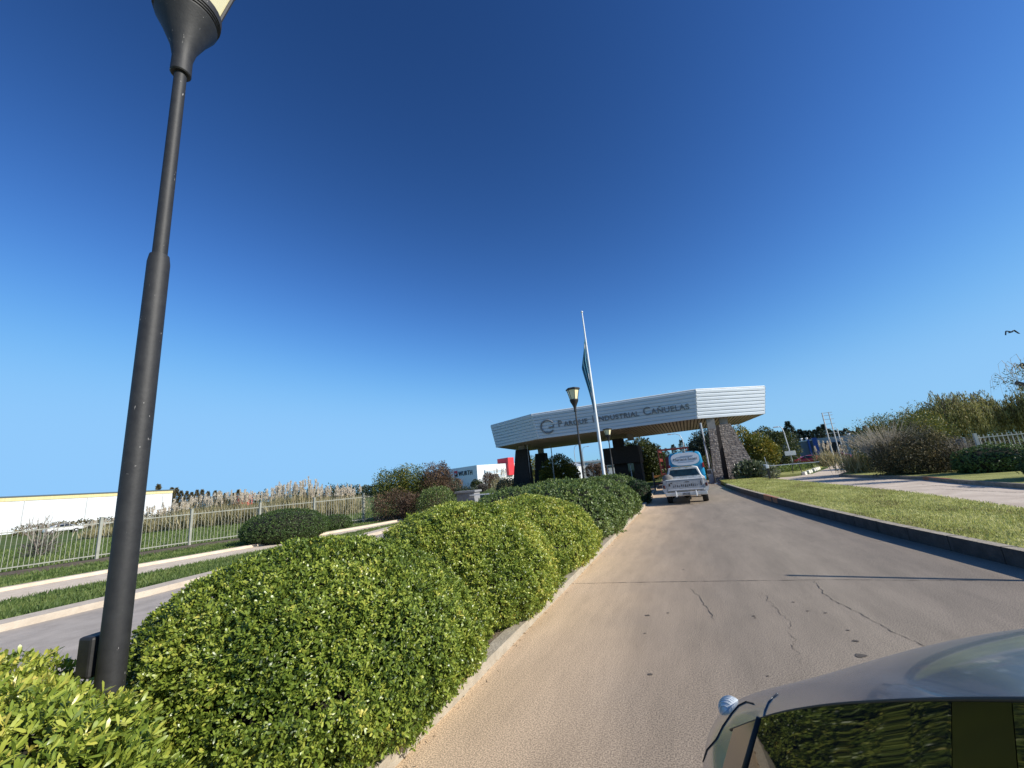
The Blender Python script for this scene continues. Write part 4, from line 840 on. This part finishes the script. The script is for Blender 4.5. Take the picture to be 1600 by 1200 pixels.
p = at(1297, 735, 52); pampas(p.x, 52, 2.5, 420, 'pampas grass clump with pale plumes at the foot of the twin pole', 102, None, plume=12, z=.1, spread=1.2)
p = at(1348, 738, 36); pampas(p.x, 36, 2.3, 500, 'pampas grass with pale plumes leaning out left of the big dark bush', 103, None, plume=26, spread=1.7)
# dark grass line at the foot of the white warehouse
b_ = shrub('low_hedge', 'low dark ragged hedge along the foot of the white warehouse', 'hedge', [(-100, 34+3.2*k, .7, 2.2, 2.2, .9) for k in range(12)], 9000, .3, .16, DARKB, 110, twigs=3, shell=.6)
# leafless sapling before the fence field
t = thing('bare_tree', 'leafless multi stemmed sapling in the field behind the left fence', 'tree', (-33, 11.7, 0)); b = MB(); rn = random.Random(8)
def twig(p, d, L, r, k):
    q = p+d*L; b.tube([p, p.lerp(q, .5)+Vector((rn.uniform(-.05, .05), rn.uniform(-.05, .05), 0))*L, q], [r, r*.8, r*.55], 5, cap=False)
    if k:
        for _ in range(3 if k > 1 else 4):
            twig(p.lerp(q, rn.uniform(.45, 1)), (d+Vector((rn.uniform(-.6, .6), rn.uniform(-.6, .6), rn.uniform(-.1, .5)))).normalized(), L*rn.uniform(.45, .75), r*.5, k-1)
for i in range(5): twig(Vector((rn.uniform(-.1, .1), rn.uniform(-.1, .1), 0)), Vector((rn.uniform(-.35, .35), rn.uniform(-.35, .35), 1)).normalized(), 1.25, .035, 3)
b.build('branches', mat('pale bark', (.22, .18, .14), (.34, .29, .24), 8, .9), t)
b2 = crown('dry_undergrowth', [(0, 0, .4, .7, .7, .6)], 900, .2, .03, GREYL, t, 9, shell=.8, up=1)

# conifers and poplars on the skyline
def conifer(x, y, h, r, label, seed, group, m_=PINE, n=1100, z=0):
    t = thing('conifer', label, 'tree', (x, y, z), 0, group); rng = np.random.default_rng(seed)
    q = rng.random(n)**.8; zz = h*(.12+.88*q); rad = r*(1-q)**.8*(.35+.75*rng.random(n)); rad *= 1+.35*np.sin(zz*6/h*4+seed)
    a = rng.random(n)*2*math.pi; P = np.column_stack([np.cos(a)*rad, np.sin(a)*rad, zz]); D = np.column_stack([np.cos(a), np.sin(a), -.1+.6*q])+rng.normal(size=(n, 3))*.35
    leaves('crown', P, D, h*.055*(.5+rng.random(n)), h*.022, m_, t, .45+.2*rng.normal(size=n), rng)
    b = MB(); b.tube([(0, 0, 0), (0, 0, h*.95)], [h*.022, h*.004], 6); b.build('trunk', BARK, t); return t
G2 = 'conifers on the skyline behind the grey building'
rn = random.Random(5)
for i, px in enumerate((1226, 1233, 1240, 1248, 1256, 1264, 1271, 1279, 1287, 1295, 1303, 1311, 1320, 1329, 1339, 1349, 1360, 1372)):
    Y = 118+rn.uniform(-4, 12); el = float(np.interp(px, [1226, 1233, 1240, 1248, 1265, 1279, 1290, 1303, 1311, 1340, 1372], [.040, .046, .060, .043, .044, .040, .050, .040, .038, .032, .036]))+rn.uniform(-.003, .004); p = at(px, 700, Y)
    conifer(p.x, Y, 1.8+el*Y, 2.2, 'dark conifer in the skyline row behind the grey building', 200+i, G2, n=2200)
G3 = 'narrow poplars right of the white warehouse'
for i, a in enumerate((-1.86, -1.83, -1.80, -1.765, -1.735, -1.705, -1.675, -1.64, -1.60, -1.575, -1.545, -1.50, -1.475, -1.95)):
    Y = 84+rn.uniform(-2, 3); h = 1.8+(.076-.0028*i if i < 13 else .098)*Y+rn.uniform(-.5, .8); conifer(a*Y, Y, h, 1.5, 'narrow brownish poplar in the row right of the white warehouse', 230+i, G3, POPL, 1500)
G4 = 'slim dark cypresses behind the blue van'
for i, (px, el) in enumerate(((1052, .042), (1066, .05), (1080, .042), (1040, .036), (1030, .03))):
    p = at(px, 700, 88); conifer(p.x, 88, 1.8+el*88, 1.2, 'slim dark cypress standing behind the blue van and gate', 250+i, G4, PINE, 900)
# far mixed woodland line on the left horizon
bl = []; rn = random.Random(12)
for k in range(46):
    a = -1.56+k*.0215; Y = 128; bl.append((a*Y, Y+rn.uniform(-5, 5), 2.2, 2.6, 2.4, rn.uniform(2.2, 4.2)-(1.0 if a > -1.0 else 0)))
t_ = MB(); x_ = crown('distant_trees', bl, 24000, .55, .35, GRN, None, 77, shell=.5, rough=.3, lvoff=.25); tag(x_, 'dark band of distant trees along the left horizon', 'trees', kind='stuff')
bl = [(a*150, 150, 2.0, 4, 3, rn.uniform(2.2, 3.8)) for a in np.linspace(-.45, .2, 30)]
x_ = crown('distant_trees', bl, 14000, .6, .4, GRN, None, 78, shell=.5, rough=.3, lvoff=.28); tag(x_, 'low band of distant trees seen under the gate canopy', 'trees', kind='stuff')
bl = [(a*170, 170, 2.0, 5, 3, rn.uniform(3.2, 5.2)) for a in np.linspace(.2, .95, 34)]
x_ = crown('distant_trees', bl, 16000, .7, .45, PINE, None, 79, shell=.5, rough=.3, lvoff=.4); tag(x_, 'dark band of distant trees behind the willows on the right', 'trees', kind='stuff')

# trees round the gate
shrub('tree', 'dense dark green round tree behind the guard booth', 'tree', [az(-.093, 56, 2.8, 1.6, 1.8, 2.6), az(-.073, 56, 2.3, 1.7, 1.8, 2.2), az(-.125, 57, 3.0, 1.5, 1.6, 2.1), az(-.10, 56, 1.2, 2.2, 1.6, 1.3)], 17000, .26, .14, GRN, 301, r=.16, shell=.35, rough=.22, lvoff=.55)
shrub('tree', 'yellowing green round tree between the left pillars and the flagpole', 'tree', [az(-.297, 50, 2.3, 1.9, 1.8, 1.9), az(-.275, 50, 1.5, 1.5, 1.5, 1.4), az(-.32, 50, 1.5, 1.4, 1.5, 1.4)], 14000, .2, .11, YEL, 302, r=.14, shell=.4, rough=.2, lvoff=.6)
shrub('tree', 'tree turning yellow just right of the stone pillar', 'tree', [az(.112, 52, 3.6, 1.2, 1.2, 1.6), az(.135, 52, 2.6, 1.6, 1.5, 1.7), az(.155, 52, 2.1, 1.3, 1.3, 1.4)], 9000, .2, .11, YEL, 303, r=.14, shell=.45, rough=.25, lvoff=.55)
shrub('tree', 'dark green round tree right of the yellowing one beside the gate', 'tree', [az(.155, 60, 3.3, 1.8, 1.8, 1.9), az(.18, 60, 2.6, 1.9, 1.8, 2.0)], 9000, .22, .11, GRN, 304, r=.16, shell=.4, rough=.2, lvoff=.5)
shrub('tree', 'dark broad conifer tree seen between the blue van and the stone pillar', 'tree', [az(.03, 66, 2.8, 1.6, 1.8, 3.0), az(.05, 66, 3.0, 1.5, 1.8, 3.0), az(.012, 68, 2.0, 1.4, 1.5, 2.0)], 15000, .28, .14, PINE, 305, r=.16, shell=.5, rough=.3, lvoff=.4)
shrub('round_shrub', 'leafy green shrub between the blue van and the drain pipe', 'shrub', [az(.035, 46, 1.0, 1.5, 1.2, 1.3)], 4000, .15, .08, GRN, 306, r=.05, lvoff=.55)
shrub('tree', 'thin tree standing between the two dark left pillars', 'tree', [az(-.362, 60, 3.2, .9, .9, 1.7)], 1800, .2, .1, YEL, 307, r=.09, shell=.7)
shrub('round_shrub', 'dark shrub at the foot of the left gate pillars', 'shrub', [az(-.44, 42, .8, 1.3, 1.2, 1.1), az(-.40, 41.5, .5, 1.9, 1.0, .7)], 6000, .14, .07, PINE, 308, r=.05, lvoff=.5)
shrub('round_shrub', 'broad leaved silvery green shrub at the foot of the stone pillar', 'shrub', [(4.4, 37.3, .6, 1.3, .8, .85), (5.3, 37.5, .5, .8, .7, .7)], 3600, .24, .11, leafmat('silvery leaves', [(0, (.03, .05, .02)), (.5, (.13, .16, .08)), (1, (.45, .45, .32))], .35, .2), 309, r=.05, shell=.6, up=.8)
shrub('round_shrub', 'small red brown tree before the long grey shed left of the flagpole', 'shrub', [az(-.213, 86, 1.9, 1.5, 1.4, 1.5)], 1500, .3, .15, RUST, 310, r=.1)
shrub('round_shrub', 'second red brown tree, nearer the flagpole', 'shrub', [az(-.19, 86, 1.9, 1.2, 1.4, 1.5)], 1300, .3, .15, RUST, 311, r=.1)
# right hand thicket
shrub('large_bush', 'big dark brown green bush beside the side road kerb', 'bush', [(10.9, 29.6, 1.05, 1.2, 1.2, 1.2), (11.9, 29.6, 1.25, 1.25, 1.2, 1.35), (10.4, 30.0, .75, .9, 1.0, .9), (11.7, 28.7, .8, 1.3, .8, .95), (12.4, 29.9, 1.3, .9, .9, 1.0)], 34000, .085, .042, DARKB, 320, shell=.8, rough=.4, lvoff=.45, zmin=.12)
shrub('large_bush', 'tall thin twiggy bush with pale yellow leaves above the dark bush', 'bush', [(12.4, 34.2, 2.3, 1.5, 1.3, 1.4), (13.7, 34.2, 2.6, 1.3, 1.2, 1.5), (11.2, 34.0, 2.0, 1.3, 1.2, 1.35), (12.0, 34.0, 2.9, .8, .8, .9), (14.6, 35.0, 2.5, 1.2, 1.2, 1.2)], 17000, .10, .045, YEL, 321, shell=.9, rough=.35, lvoff=.45, twigs=34, r=.05)
def spray(name, label, x, y, h, n, seed, m_=None):
    t = thing(name, label, 'bush', (x, y, .1)); b = MB(); rn = random.Random(seed)
    for i in range(n):
        a = rn.uniform(0, 6.28); s_ = rn.uniform(.1, .75); d = Vector((math.cos(a)*s_, math.sin(a)*s_, 1)).normalized(); L = h*rn.uniform(.6, 1.05); p0 = Vector((rn.uniform(-.2, .2), rn.uniform(-.2, .2), 0)); p1 = p0+d*L*.6; p2 = p1+(d+Vector((d.x, d.y, -.15))).normalized()*L*.4
        b.tube([p0, p1, p2], [.022, .012, .004], 4, cap=False)
        for _ in range(5):
            q = p0.lerp(p1, rn.uniform(.5, 1)); b.tube([q, q+(d+Vector((rn.uniform(-.6, .6), rn.uniform(-.6, .6), rn.uniform(-.1, .5)))).normalized()*L*.3], [.008, .002], 3, cap=False)
    b.build('branches', m_ or mat('grey twigs', (.24, .21, .16), (.44, .38, .29), 8, .9), t); return t
spray('twiggy_bush', 'bare grey twigs fanning out on the left of the dark bush', 10.7, 30.4, 3.5, 190, 1)
t = spray('twiggy_bush', 'leafless grey shrub between the dark bush and the right fence', 13.05, 29.0, 2.0, 60, 2)
crown('foliage', [(0, 0, .9, 1.1, .8, .9)], 3500, .06, .035, GREYL, t, 322, shell=.9)
shrub('undergrowth', 'dark brown undergrowth seen between the pickets of the right fence', 'shrub', [(13.8+k*1.1, 30.6, .8, .9, .8, .9) for k in range(7)], 12000, .1, .05, DARKB, 330, shell=.6, lvoff=.3, twigs=4)
# weeping willows
def willow(x, y, h, r, label, seed, n=9000, m_=WILL, sp=1):
    t = thing('willow_tree', label, 'tree', (x, y, 0), 0, 'weeping willows behind the right fence'); rng = np.random.default_rng(seed)
    k = 260; d = nrm(rng.normal(size=(k, 3))); d[:, 2] = np.abs(d[:, 2]); T0 = d*np.array([r, r, h*.36])*(.45+.55*rng.random(k))[:, None]*(1+.2*lump(d, seed))[:, None]+np.array([0, 0, h*.62])
    idx = rng.integers(0, k, n); q = rng.random(n); drop = (h*.55*(.35+.65*rng.random(k)))[idx]
    P = T0[idx]; out = nrm(P*np.array([1, 1, 0])+1e-6); P = P+out*(.35*np.sqrt(q))[:, None]; P[:, 2] -= drop*q**1.3; P += rng.normal(size=P.shape)*.05
    ok = P[:, 2] > .3; P = P[ok]
    leaves('crown', P, np.column_stack([rng.normal(size=(len(P), 2))*.25, -np.ones(len(P))]), .24, .045, m_, t, .45+.2*rng.normal(size=len(P))+.2*lump(P*.5, seed), rng)
    b = MB(); rn = random.Random(seed); b.tube([(0, 0, 0), (.1, 0, h*.35), (0, .1, h*.6)], [.22, .16, .1], 8)
    for i in range(0, k, 5):
        v = T0[i]; b.tube([(0, 0, h*rn.uniform(.3, .55)), (v[0]*.5, v[1]*.5, (h*.5+v[2])/2+.4), tuple(v), (v[0]*1.12, v[1]*1.12, v[2]-.25), (v[0]*1.16, v[1]*1.16, v[2]-1.0)], [.07, .04, .02, .012, .006], 4, cap=False)
    b.build('trunk', BARK, t); return t
willow(.408*46, 46, 5.0, 2.1, 'low willow at the left end of the willow group', 401)
willow(.452*45, 45, 5.9, 2.2, 'tall willow left of centre in the willow group', 402, 11000)
willow(.495*45, 46, 5.9, 2.3, 'olive green willow in the middle of the willow group', 403, 13000)
willow(.545*46, 46, 5.3, 2.4, 'dull willow behind the right fence, right of the middle one', 404, 12000)
willow(.60*44, 44, 6.4, 2.6, 'brownish willow rising at the right edge behind the fence', 405, 8000)
# pruned tree reaching in from the right edge
t = thing('pruned_tree', 'thick pruned branches of a nearly bare tree reaching in at the right edge', 'tree', (16.9, 25.5, 0)); b = MB()
b.tube([(0, 0, 0), (-.3, 0, 1.6), (-.9, 0, 2.5)], [.26, .22, .2], 10); K = Vector((-.9, 0, 2.5))
for q, r_ in (((-1.9, 0, 3.3), .12), ((-2.7, .1, 4.0), .09), ((-1.7, -.2, 4.5), .1), ((-1.0, .3, 4.6), .1), ((-.3, 0, 4.6), .1)):
    q = Vector(q); b.tube([K, K.lerp(q, .55)+Vector((.05, 0, .12)), q], [.17, r_*1.3, r_], 8)
b.build('trunk', mat('grey brown bark', (.10, .08, .065), (.2, .165, .135), 7, .95, bump=.6), t, True)
rng = np.random.default_rng(55); b = MB(); rn = random.Random(55)
for i in range(90):
    q = Vector((rn.uniform(-3.0, .2), rn.uniform(-.6, .6), rn.uniform(3.4, 4.9))); s_ = rn.uniform(-.6, .3)
    b.tube([q, q+Vector((s_*.5, rn.uniform(-.2, .2), .35)), q+Vector((s_, 0, .2)), q+Vector((s_*1.25, 0, -.5))], [.012, .008, .006, .003], 3, cap=False)
b.build('twigs', MATS['grey twigs'], t)
crown('leaves', [(-1.7, 0, 4.1, 1.6, .9, .8)], 1800, .09, .04, YEL, t, 56, shell=.95, lvoff=.45)

# ------------------------------------------------------------------ buildings
def quadbox(name, P, z0, z1, m_, parent):
    b = MB(); b.prism(P, z0, z1); return b.build(name, m_, parent)
WM = mat('white metal wall', (.66, .68, .70), (.80, .81, .82), 1.2, .5, stretch=(1, 1.6, .25)); 
wh = thing('warehouse', 'long low white warehouse with a cream band under the roof on the far left', 'building', (0, 0, 0))
def wl(t_): return (-136.5-8.2*t_, 38+40*t_)
A, B_ = wl(-.35), wl(1.0)
quadbox('wall', [A, B_, (B_[0]-40, B_[1]+6), (A[0]-40, A[1])], 0, 6.9, WM, wh)
quadbox('cream_band', [(A[0]+.12, A[1]), (B_[0]+.12, B_[1]+.02), (B_[0]-40, B_[1]+6.1), (A[0]-40, A[1]-.1)], 6.9, 7.75, mat('cream band', (.68, .56, .28), (.78, .66, .36), 1.5, .6, stretch=(.1, 2, .1)), wh)
quadbox('roof', [(A[0]+.3, A[1]-.2), (B_[0]+.3, B_[1]+.3), (B_[0]-40, B_[1]+6.4), (A[0]-40, A[1]-.4)], 7.75, 8.0, mat('dark roof edge', (.10, .14, .18)), wh)
for t_ in (-.1, .18, .47, .75, .93): x, y = wl(t_); b = MB(); b.box(x+.0, x+.16, y-.06, y+.06, 0, 6.9); b.build('downpipe', mat('pale pipe', (.45, .45, .45)), wh)
x, y = wl(.1); b = MB(); b.box(x+.02, x+.14, y-5.2, y-.8, 0, 5.9, Matrix.Translation((.7, 0, 0))); b.build('door', mat('black door', (.02, .02, .022)), wh)
# office building with sign
of = thing('office_building', 'white office building with WURTH sign and a red block on its right', 'building', (0, 0, 0))
P0, P1 = Vector((-62.8, 120)), Vector((-92, 135)); d1 = (P1-P0).normalized(); d2 = Vector((-d1.y, d1.x))*-1
if d2.y < 0: d2 = -d2
P2 = P0+d2*24
quadbox('wall', [tuple(P0), tuple(P2), tuple(P2+d1*33), tuple(P0+d1*33)], 0, 7.2, mat('white facade', (.74, .76, .78), (.80, .81, .82), .4, .55), of)
R0 = P0+d2*12.4-d1*1.0; quadbox('red_block', [tuple(R0), tuple(R0+d2*2.6), tuple(R0+d2*2.6+d1*5.9), tuple(R0+d1*5.9)], 3.2, 9.1, mat('red cladding', (.62, .02, .03), (.70, .035, .05), 1, .5), of)
G0 = P0+d2*2.9-d1*.5; gb = quadbox('glass_bay', [tuple(G0), tuple(G0+d2*8), tuple(G0+d2*8+d1*5), tuple(G0+d1*5)], 0, 5.6, mat('pale glass wall', (.42, .5, .55), (.58, .64, .68), .5, .2), of)
for z in (1.3, 2.6, 3.9, 5.1): quadbox('mullion', [tuple(G0-d2*.08+Vector((.1, 0))), tuple(G0+d2*8.1+Vector((.12, 0))), tuple(G0+d2*8.1+d1*5), tuple(G0-d2*.08+d1*5)], z, z+.3, WHITE, gb)
def onwall(s_, z, off_=.1):
    M = Matrix.Identity(4); u_ = Vector((-d1.x, -d1.y, 0)); n_ = Vector((-d2.x, -d2.y, 0)); p_ = P0+d1*s_; 
    for i in range(3): M[i][0], M[i][1], M[i][2] = u_[i], (0, 0, 1)[i], n_[i]
    M[0][3], M[1][3], M[2][3] = p_.x+n_.x*off_, p_.y+n_.y*off_, z
    return M
text_part('WURTH', 2.15, .08, onwall(11.0, 4.45), mat('black sign letters', (.02, .02, .022)), of, 'sign_lettering', sp=1.12)
b = MB(); M = onwall(13.6, 4.35); b.box(0, 2.0, .95, 1.9, 0, .1, M); b.build('sign_mark', MATS['red cladding'], of)
b = MB(); b.box(0, 2.0, 0, .85, 0, .1, M); b.build('sign_mark', MATS['black sign letters'], of); b = MB(); b.box(.55, 1.4, .55, 1.2, .1, .14, M); b.build('sign_mark', mat('pale mark', (.6, .5, .5)), of)
# long shed and white shed under the canopy
sh = thing('grey_shed', 'long pale grey industrial shed seen under the canopy left of the flagpole', 'building', (0, 0, 0))
quadbox('wall', [(-36, 135), (-18, 138), (-18, 150), (-36, 148)], 0, 4.9, mat('pale grey wall', (.42, .44, .46), (.5, .52, .54), .5, .6), sh); quadbox('roof', [(-36.4, 134.6), (-17.6, 137.6), (-17.6, 150.4), (-36.4, 148.4)], 4.9, 5.4, GALV, sh)
b = MB(); b.box(-34, -19, 136.0, 136.3, 2.5, 3.3); b.build('window_band', GLASSD, sh)
s2 = thing('white_shed', 'small white gabled shed right of the yellowing tree', 'building', (-33, 122, 0))
b = MB(); b.add([(-2.6, 0, 0), (2.6, 0, 0), (2.6, 0, 3.9), (0, 0, 4.9), (-2.6, 0, 3.9), (-2.6, 9, 0), (2.6, 9, 0), (2.6, 9, 3.9), (0, 9, 4.9), (-2.6, 9, 3.9)], [(0, 1, 2, 3, 4), (9, 8, 7, 6, 5), (1, 6, 7, 2), (0, 4, 9, 5)]); b.build('wall', WM, s2)
b = MB(); b.add([(-2.8, -.2, 3.86), (0, -.2, 4.95), (2.8, -.2, 3.86), (-2.8, 9.2, 3.86), (0, 9.2, 4.95), (2.8, 9.2, 3.86)], [(0, 1, 4, 3), (1, 2, 5, 4)]); b.build('roof', GALV, s2)
b = MB(); b.box(-.8, .8, -.08, 0, 0, 2.6); b.build('door', mat('shed door', (.3, .32, .34)), s2)
# grey industrial building on the right
gr = thing('industrial_building', 'low dark grey industrial building with a blue column on the right horizon', 'building', (0, 0, 0))
GW = mat('dark grey wall', (.10, .12, .15), (.14, .16, .19), .6, .7, stretch=(3, 3, .2)); LG = mat('light grey wall', (.27, .29, .32), (.33, .35, .38), .6, .7, stretch=(3, 3, .2))
quadbox('wall', [(17.5, 100), (23.3, 99), (23.3, 112), (17.5, 112)], 0, 3.9, GW, gr); quadbox('wall', [(23.3, 98.6), (36, 96), (36, 110), (23.3, 110)], 0, 4.2, LG, gr)
b = MB(); b.prism([(17.3, 99.8), (23.3, 98.8), (23.3, 99.1), (17.3, 100.1)], 3.9, 4.05); b.build('roof_edge', WHITE, gr)
b = MB(); b.prism([(23.35, 98.3), (24.0, 98.1), (24.0, 99), (23.35, 99)], 0, 4.4); b.build('blue_column', mat('blue column', (.02, .07, .28), rough=.5), gr)
b = MB(); b.prism([(22.6, 98.6), (22.85, 98.55), (22.85, 99.2), (22.6, 99.2)], 0, 4.2); b.build('blue_column', MATS['blue column'], gr)
b = MB(); b.prism([(24.6, 98.1), (27.6, 97.5), (27.6, 97.9), (24.6, 98.5)], 0, 3.2); b.build('doorway', mat('dark opening', (.015, .015, .015)), gr)
for x in (22, 22.9, 30): b = MB(); b.lathe([(.12, 0), (.12, .4), (.28, .45), (.2, .6)], 10, (x, 100.5, 4.0)); b.build('roof_vent', WHITE, gr)
rs = thing('farm_shed', 'small bright red shed among the trees on the left horizon', 'shed', (-149, 103, 0), R(25)); b = MB(); b.box(-2.2, 2.2, -2, 2, 0, 4.4); b.build('wall', MATS['red cladding'], rs); b = MB(); b.box(-2.4, 2.4, -2.2, 2.2, 4.4, 4.7); b.build('roof', MATS['red cladding'], rs)

# ------------------------------------------------------------------ street furniture
PCONC = mat('pale pole concrete', (.5, .49, .46), (.62, .6, .56), 5, .85)
up_ = thing('utility_pole', 'twin concrete utility pole with ladder like cross arms before the grey building', 'utility pole', (.270*76, 76, 0))
b = MB(); b.tube([(-.42, 0, 0), (-.42, 0, 7.4)], [.12, .075], 8); b.build('pole', PCONC, up_); b = MB(); b.tube([(.42, 0, 0), (.42, 0, 7.4)], [.10, .06], 8); b.build('pole', PCONC, up_)
for z in (4.2, 4.9, 5.6, 6.3, 6.9, 7.3): b = MB(); b.box(-.52, .85, -.04, .04, z, z+.06); b.build('cross_arm', PCONC, up_)
b = MB(); b.tube([(1.0, .1, 0), (.95, .1, 4.8)], .08, 8); b.build('stay_pole', PCONC, up_)
def street_light(x, y, h, arm, label, lean=0, group='curved arm street lights near the gate'):
    t = thing('street_light', label, 'street lamp', (x, y, 0), 0, group); b = MB(); s_ = 1 if arm > 0 else -1; a = abs(arm)
    b.tube([(0, 0, 0), (lean*.5, 0, h*.5), (lean, 0, h*.85), (lean+s_*a*.2, 0, h*.96), (lean+s_*a*.6, 0, h), (lean+s_*a, 0, h*1.0)], [.085, .07, .055, .045, .04, .035], 8); b.build('pole', GALV, t, True)
    b = MB(); b.box(min(lean+s_*a, lean+s_*(a+.55)), max(lean+s_*a, lean+s_*(a+.55)), -.12, .12, h-.05, h+.07, None, .8, .7); b.build('lamp_head', GALV, t, bevel=.02); return t
for px, y, h, arm, lab in ((902, 78, 7.0, .9, 'curved street light just left of the middle black lamp post'), (915, 84, 6.9, 1.0, 'curved street light just right of the middle black lamp post'), (1077, 62, 5.9, -1.3, 'street light curving left above the blue van'), (866, 48, 6.0, .1, 'straight grey pole before the yellowing tree left of the gate'), (865, 49, 2.9, -.8, 'short curved lamp beside the straight grey pole')):
    p = at(px, 745, y); street_light(p.x, y, h, arm, lab)
p = at(1240, 728, 52); sp_ = street_light(p.x, 52, 4.7, -.35, 'leaning grey street light with a white board behind the barrier', lean=-.15, group=None); b = MB(); b.box(-.5, .5, -.07, -.03, 1.6, 2.05, Matrix.Translation((-.05, -.06, 0))); b.build('sign_board', WHITE, sp_, bevel=.01)
p = at(1112, 740, 36.5); t = thing('tall_pole', 'tall slanting grey pole just left of the stone pillar', 'pole', (1.75, 36.6, 0)); b = MB(); b.tube([(0, 0, 0), (-.15, 0, 2.4), (-.42, 0, 4.9)], [.045, .04, .025], 8); b.build('pole', BLACK, t); b = MB(); b.box(-.12, .12, -.12, .12, 0, .08); b.build('base_plate', GALV, t)
# barrier right
br = thing('boom_barrier', 'white boom barrier with grey cabinet on the lawn edge right of the gate', 'barrier', (5.25, 37.2, 0))
b = MB(); b.box(-.25, .25, -.2, .2, 0, 1.1); b.build('cabinet', mat('grey cabinet', (.32, .33, .34), (.4, .4, .4), 5, .5), br, bevel=.03); b = MB(); b.box(-.3, .3, -.25, .25, 1.1, 1.16); b.build('lid', WHITE, br)
b = MB(); b.box(.2, 3.6, -.28, -.25, 1.0, 1.045); b.build('boom', WHITE, br); b = MB(); b.box(-.08, .04, -.208, -.2, .55, .75); b.build('keypad', BLACK, br)
bo = thing('bollard', 'black square bollard with a pale cap on the lawn corner', 'bollard', (5.0, 33.6, .22)); b = MB(); b.box(-.06, .06, -.06, .06, 0, .72); b.build('post', BLACK, bo); b = MB(); b.box(-.09, .09, -.09, .09, .72, .95); b.build('cap', WHITE, bo, bevel=.02); b = MB(); b.tube([(0, 0, .95), (-.05, 0, 1.5)], .02, 6); b.build('rod', GALV, bo)
p = at(1246, 738, 42.3); bs_ = thing('barrier_rest', 'small dark forked stand on the grass island under the boom', 'stand', (p.x, 42.3, .14)); b = MB(); b.box(-.35, .35, -.03, .03, .72, .85)
for x in (-.28, .28): b.tube([(x*.8, 0, .75), (x*1.2, 0, 0)], .03, 6)
b.build('frame', BLACK, bs_)
x_ = crown('island_flowers', [(8.6+.55*k, 47+1.5*k, .3, 1.3, 1.0, .42) for k in range(6)], 5000, .16, .07, HEDGE_FAR, None, 501, shell=.8, up=.8, lvoff=.5); tag(x_, 'low bed of green plants across the grass island', 'plants', kind='stuff')
# orange paint on two stretches of kerb
OR = mat('worn orange kerb paint', (.42, .10, .02), (.30, .20, .12), 7, .8)
b = MB()
(x0, y0), (x1, y1) = (10.03, 23.6), (10.25, 26.3); b.add([(x0-.02, y0, 0.0), (x1-.02, y1, 0.0), (x1-.02, y1, .155), (x0-.02, y0, .155), (x1+.12, y1, .156), (x0+.12, y0, .156)], [(0, 1, 2, 3), (3, 2, 4, 5)])
tag(b.build('kerb_paint', OR), kind='structure')
b = MB(); y0, y1 = 18.3, 20.3; b.add([(kx(y0)-.006, y0, .05), (kx(y1)-.006, y1, .05), (kx(y1)-.006, y1, .244), (kx(y0)-.006, y0, .244), (kx(y1)+.1, y1, .245), (kx(y0)+.1, y0, .245)], [(0, 1, 2, 3), (3, 2, 4, 5)]); tag(b.build('kerb_paint', OR), kind='structure')
# left side gate cabinet, boom and bin
lc = thing('gate_cabinet', 'grey cabinet with flat lid and a boom, right of the big shrubbery', 'cabinet', (-.552*25, 25, 0)); b = MB(); b.box(-.75, .6, -.4, .4, 0, 1.2); b.build('cabinet_body', mat('shaded grey panel', (.22, .22, .23), (.3, .3, .3), 4, .7), lc, bevel=.02); b = MB(); b.box(-.85, .7, -.5, .5, 1.2, 1.32); b.build('lid', MATS['shaded grey panel'], lc)
b = MB(); b.box(.3, 2.0, -.5, -.44, .98, 1.05); b.build('boom', WHITE, lc)
lb = thing('litter_bin', 'small dark square bin on the grass left of the gate pillars', 'bin', (-.458*30, 30, 0)); b = MB(); b.box(-.25, .25, -.25, .25, 0, .9); b.build('bin_body', BLACK, lb, bevel=.03); b = MB(); b.box(-.28, .28, -.28, .28, .9, .96); b.build('rim', BLACK, lb)
# entry barrier between hedge and van
eb = thing('entry_barrier', 'red and black entry barrier post with orange arms left of the pickup truck', 'barrier', (-2.55, 33.0, 0)); b = MB(); b.tube([(0, 0, 0), (0, 0, 1.35)], .06, 8); b.build('post', BLACK, eb)
b = MB(); b.box(.05, 1.5, -.03, .03, .95, 1.1); b.build('arm', mat('orange arm', (.6, .22, .04)), eb); b = MB(); b.box(.05, 1.4, -.03, .03, .45, .55); b.build('arm', RED, eb); b = MB(); b.box(.8, 1.1, -.1, .1, .0, .95); b.build('housing', MATS['dark red lamp'], eb, bevel=.02)

# birds
def bird(px, py, Y, s_, label, rz):
    p = at(px, py, Y); t = thing('bird', label, 'bird', tuple(p), rz, None); b = MB()
    b.tube([(0, -.22*s_, 0), (0, -.1*s_, 0), (0, .1*s_, .01), (0, .24*s_, .02), (0, .3*s_, .02)], [.01*s_, .05*s_, .06*s_, .03*s_, .008*s_], 8); b.build('body', mat('dark feathers', (.03, .03, .035)), t, True)
    for s2_ in (-1, 1):
        b = MB(); b.add([(0, .12*s_, .03*s_), (0, -.08*s_, .03*s_), (s2_*.32*s_, -.02*s_, .18*s_), (s2_*.3*s_, .14*s_, .18*s_), (s2_*.56*s_, -.1*s_, -.26*s_), (s2_*.52*s_, .04*s_, -.2*s_)], [(0, 1, 2, 3), (3, 2, 4, 5)]); o = b.build('wing', MATS['dark feathers'], t); k = o.modifiers.new('t', 'SOLIDIFY'); k.thickness = .015*s_
    return t
bird(1580, 519, 40, .8, 'dark bird with arched wings in the sky near the right edge', R(15))
bird(1598, 571, 42, .9, 'dark bird cut by the right edge just above the willows', R(70))
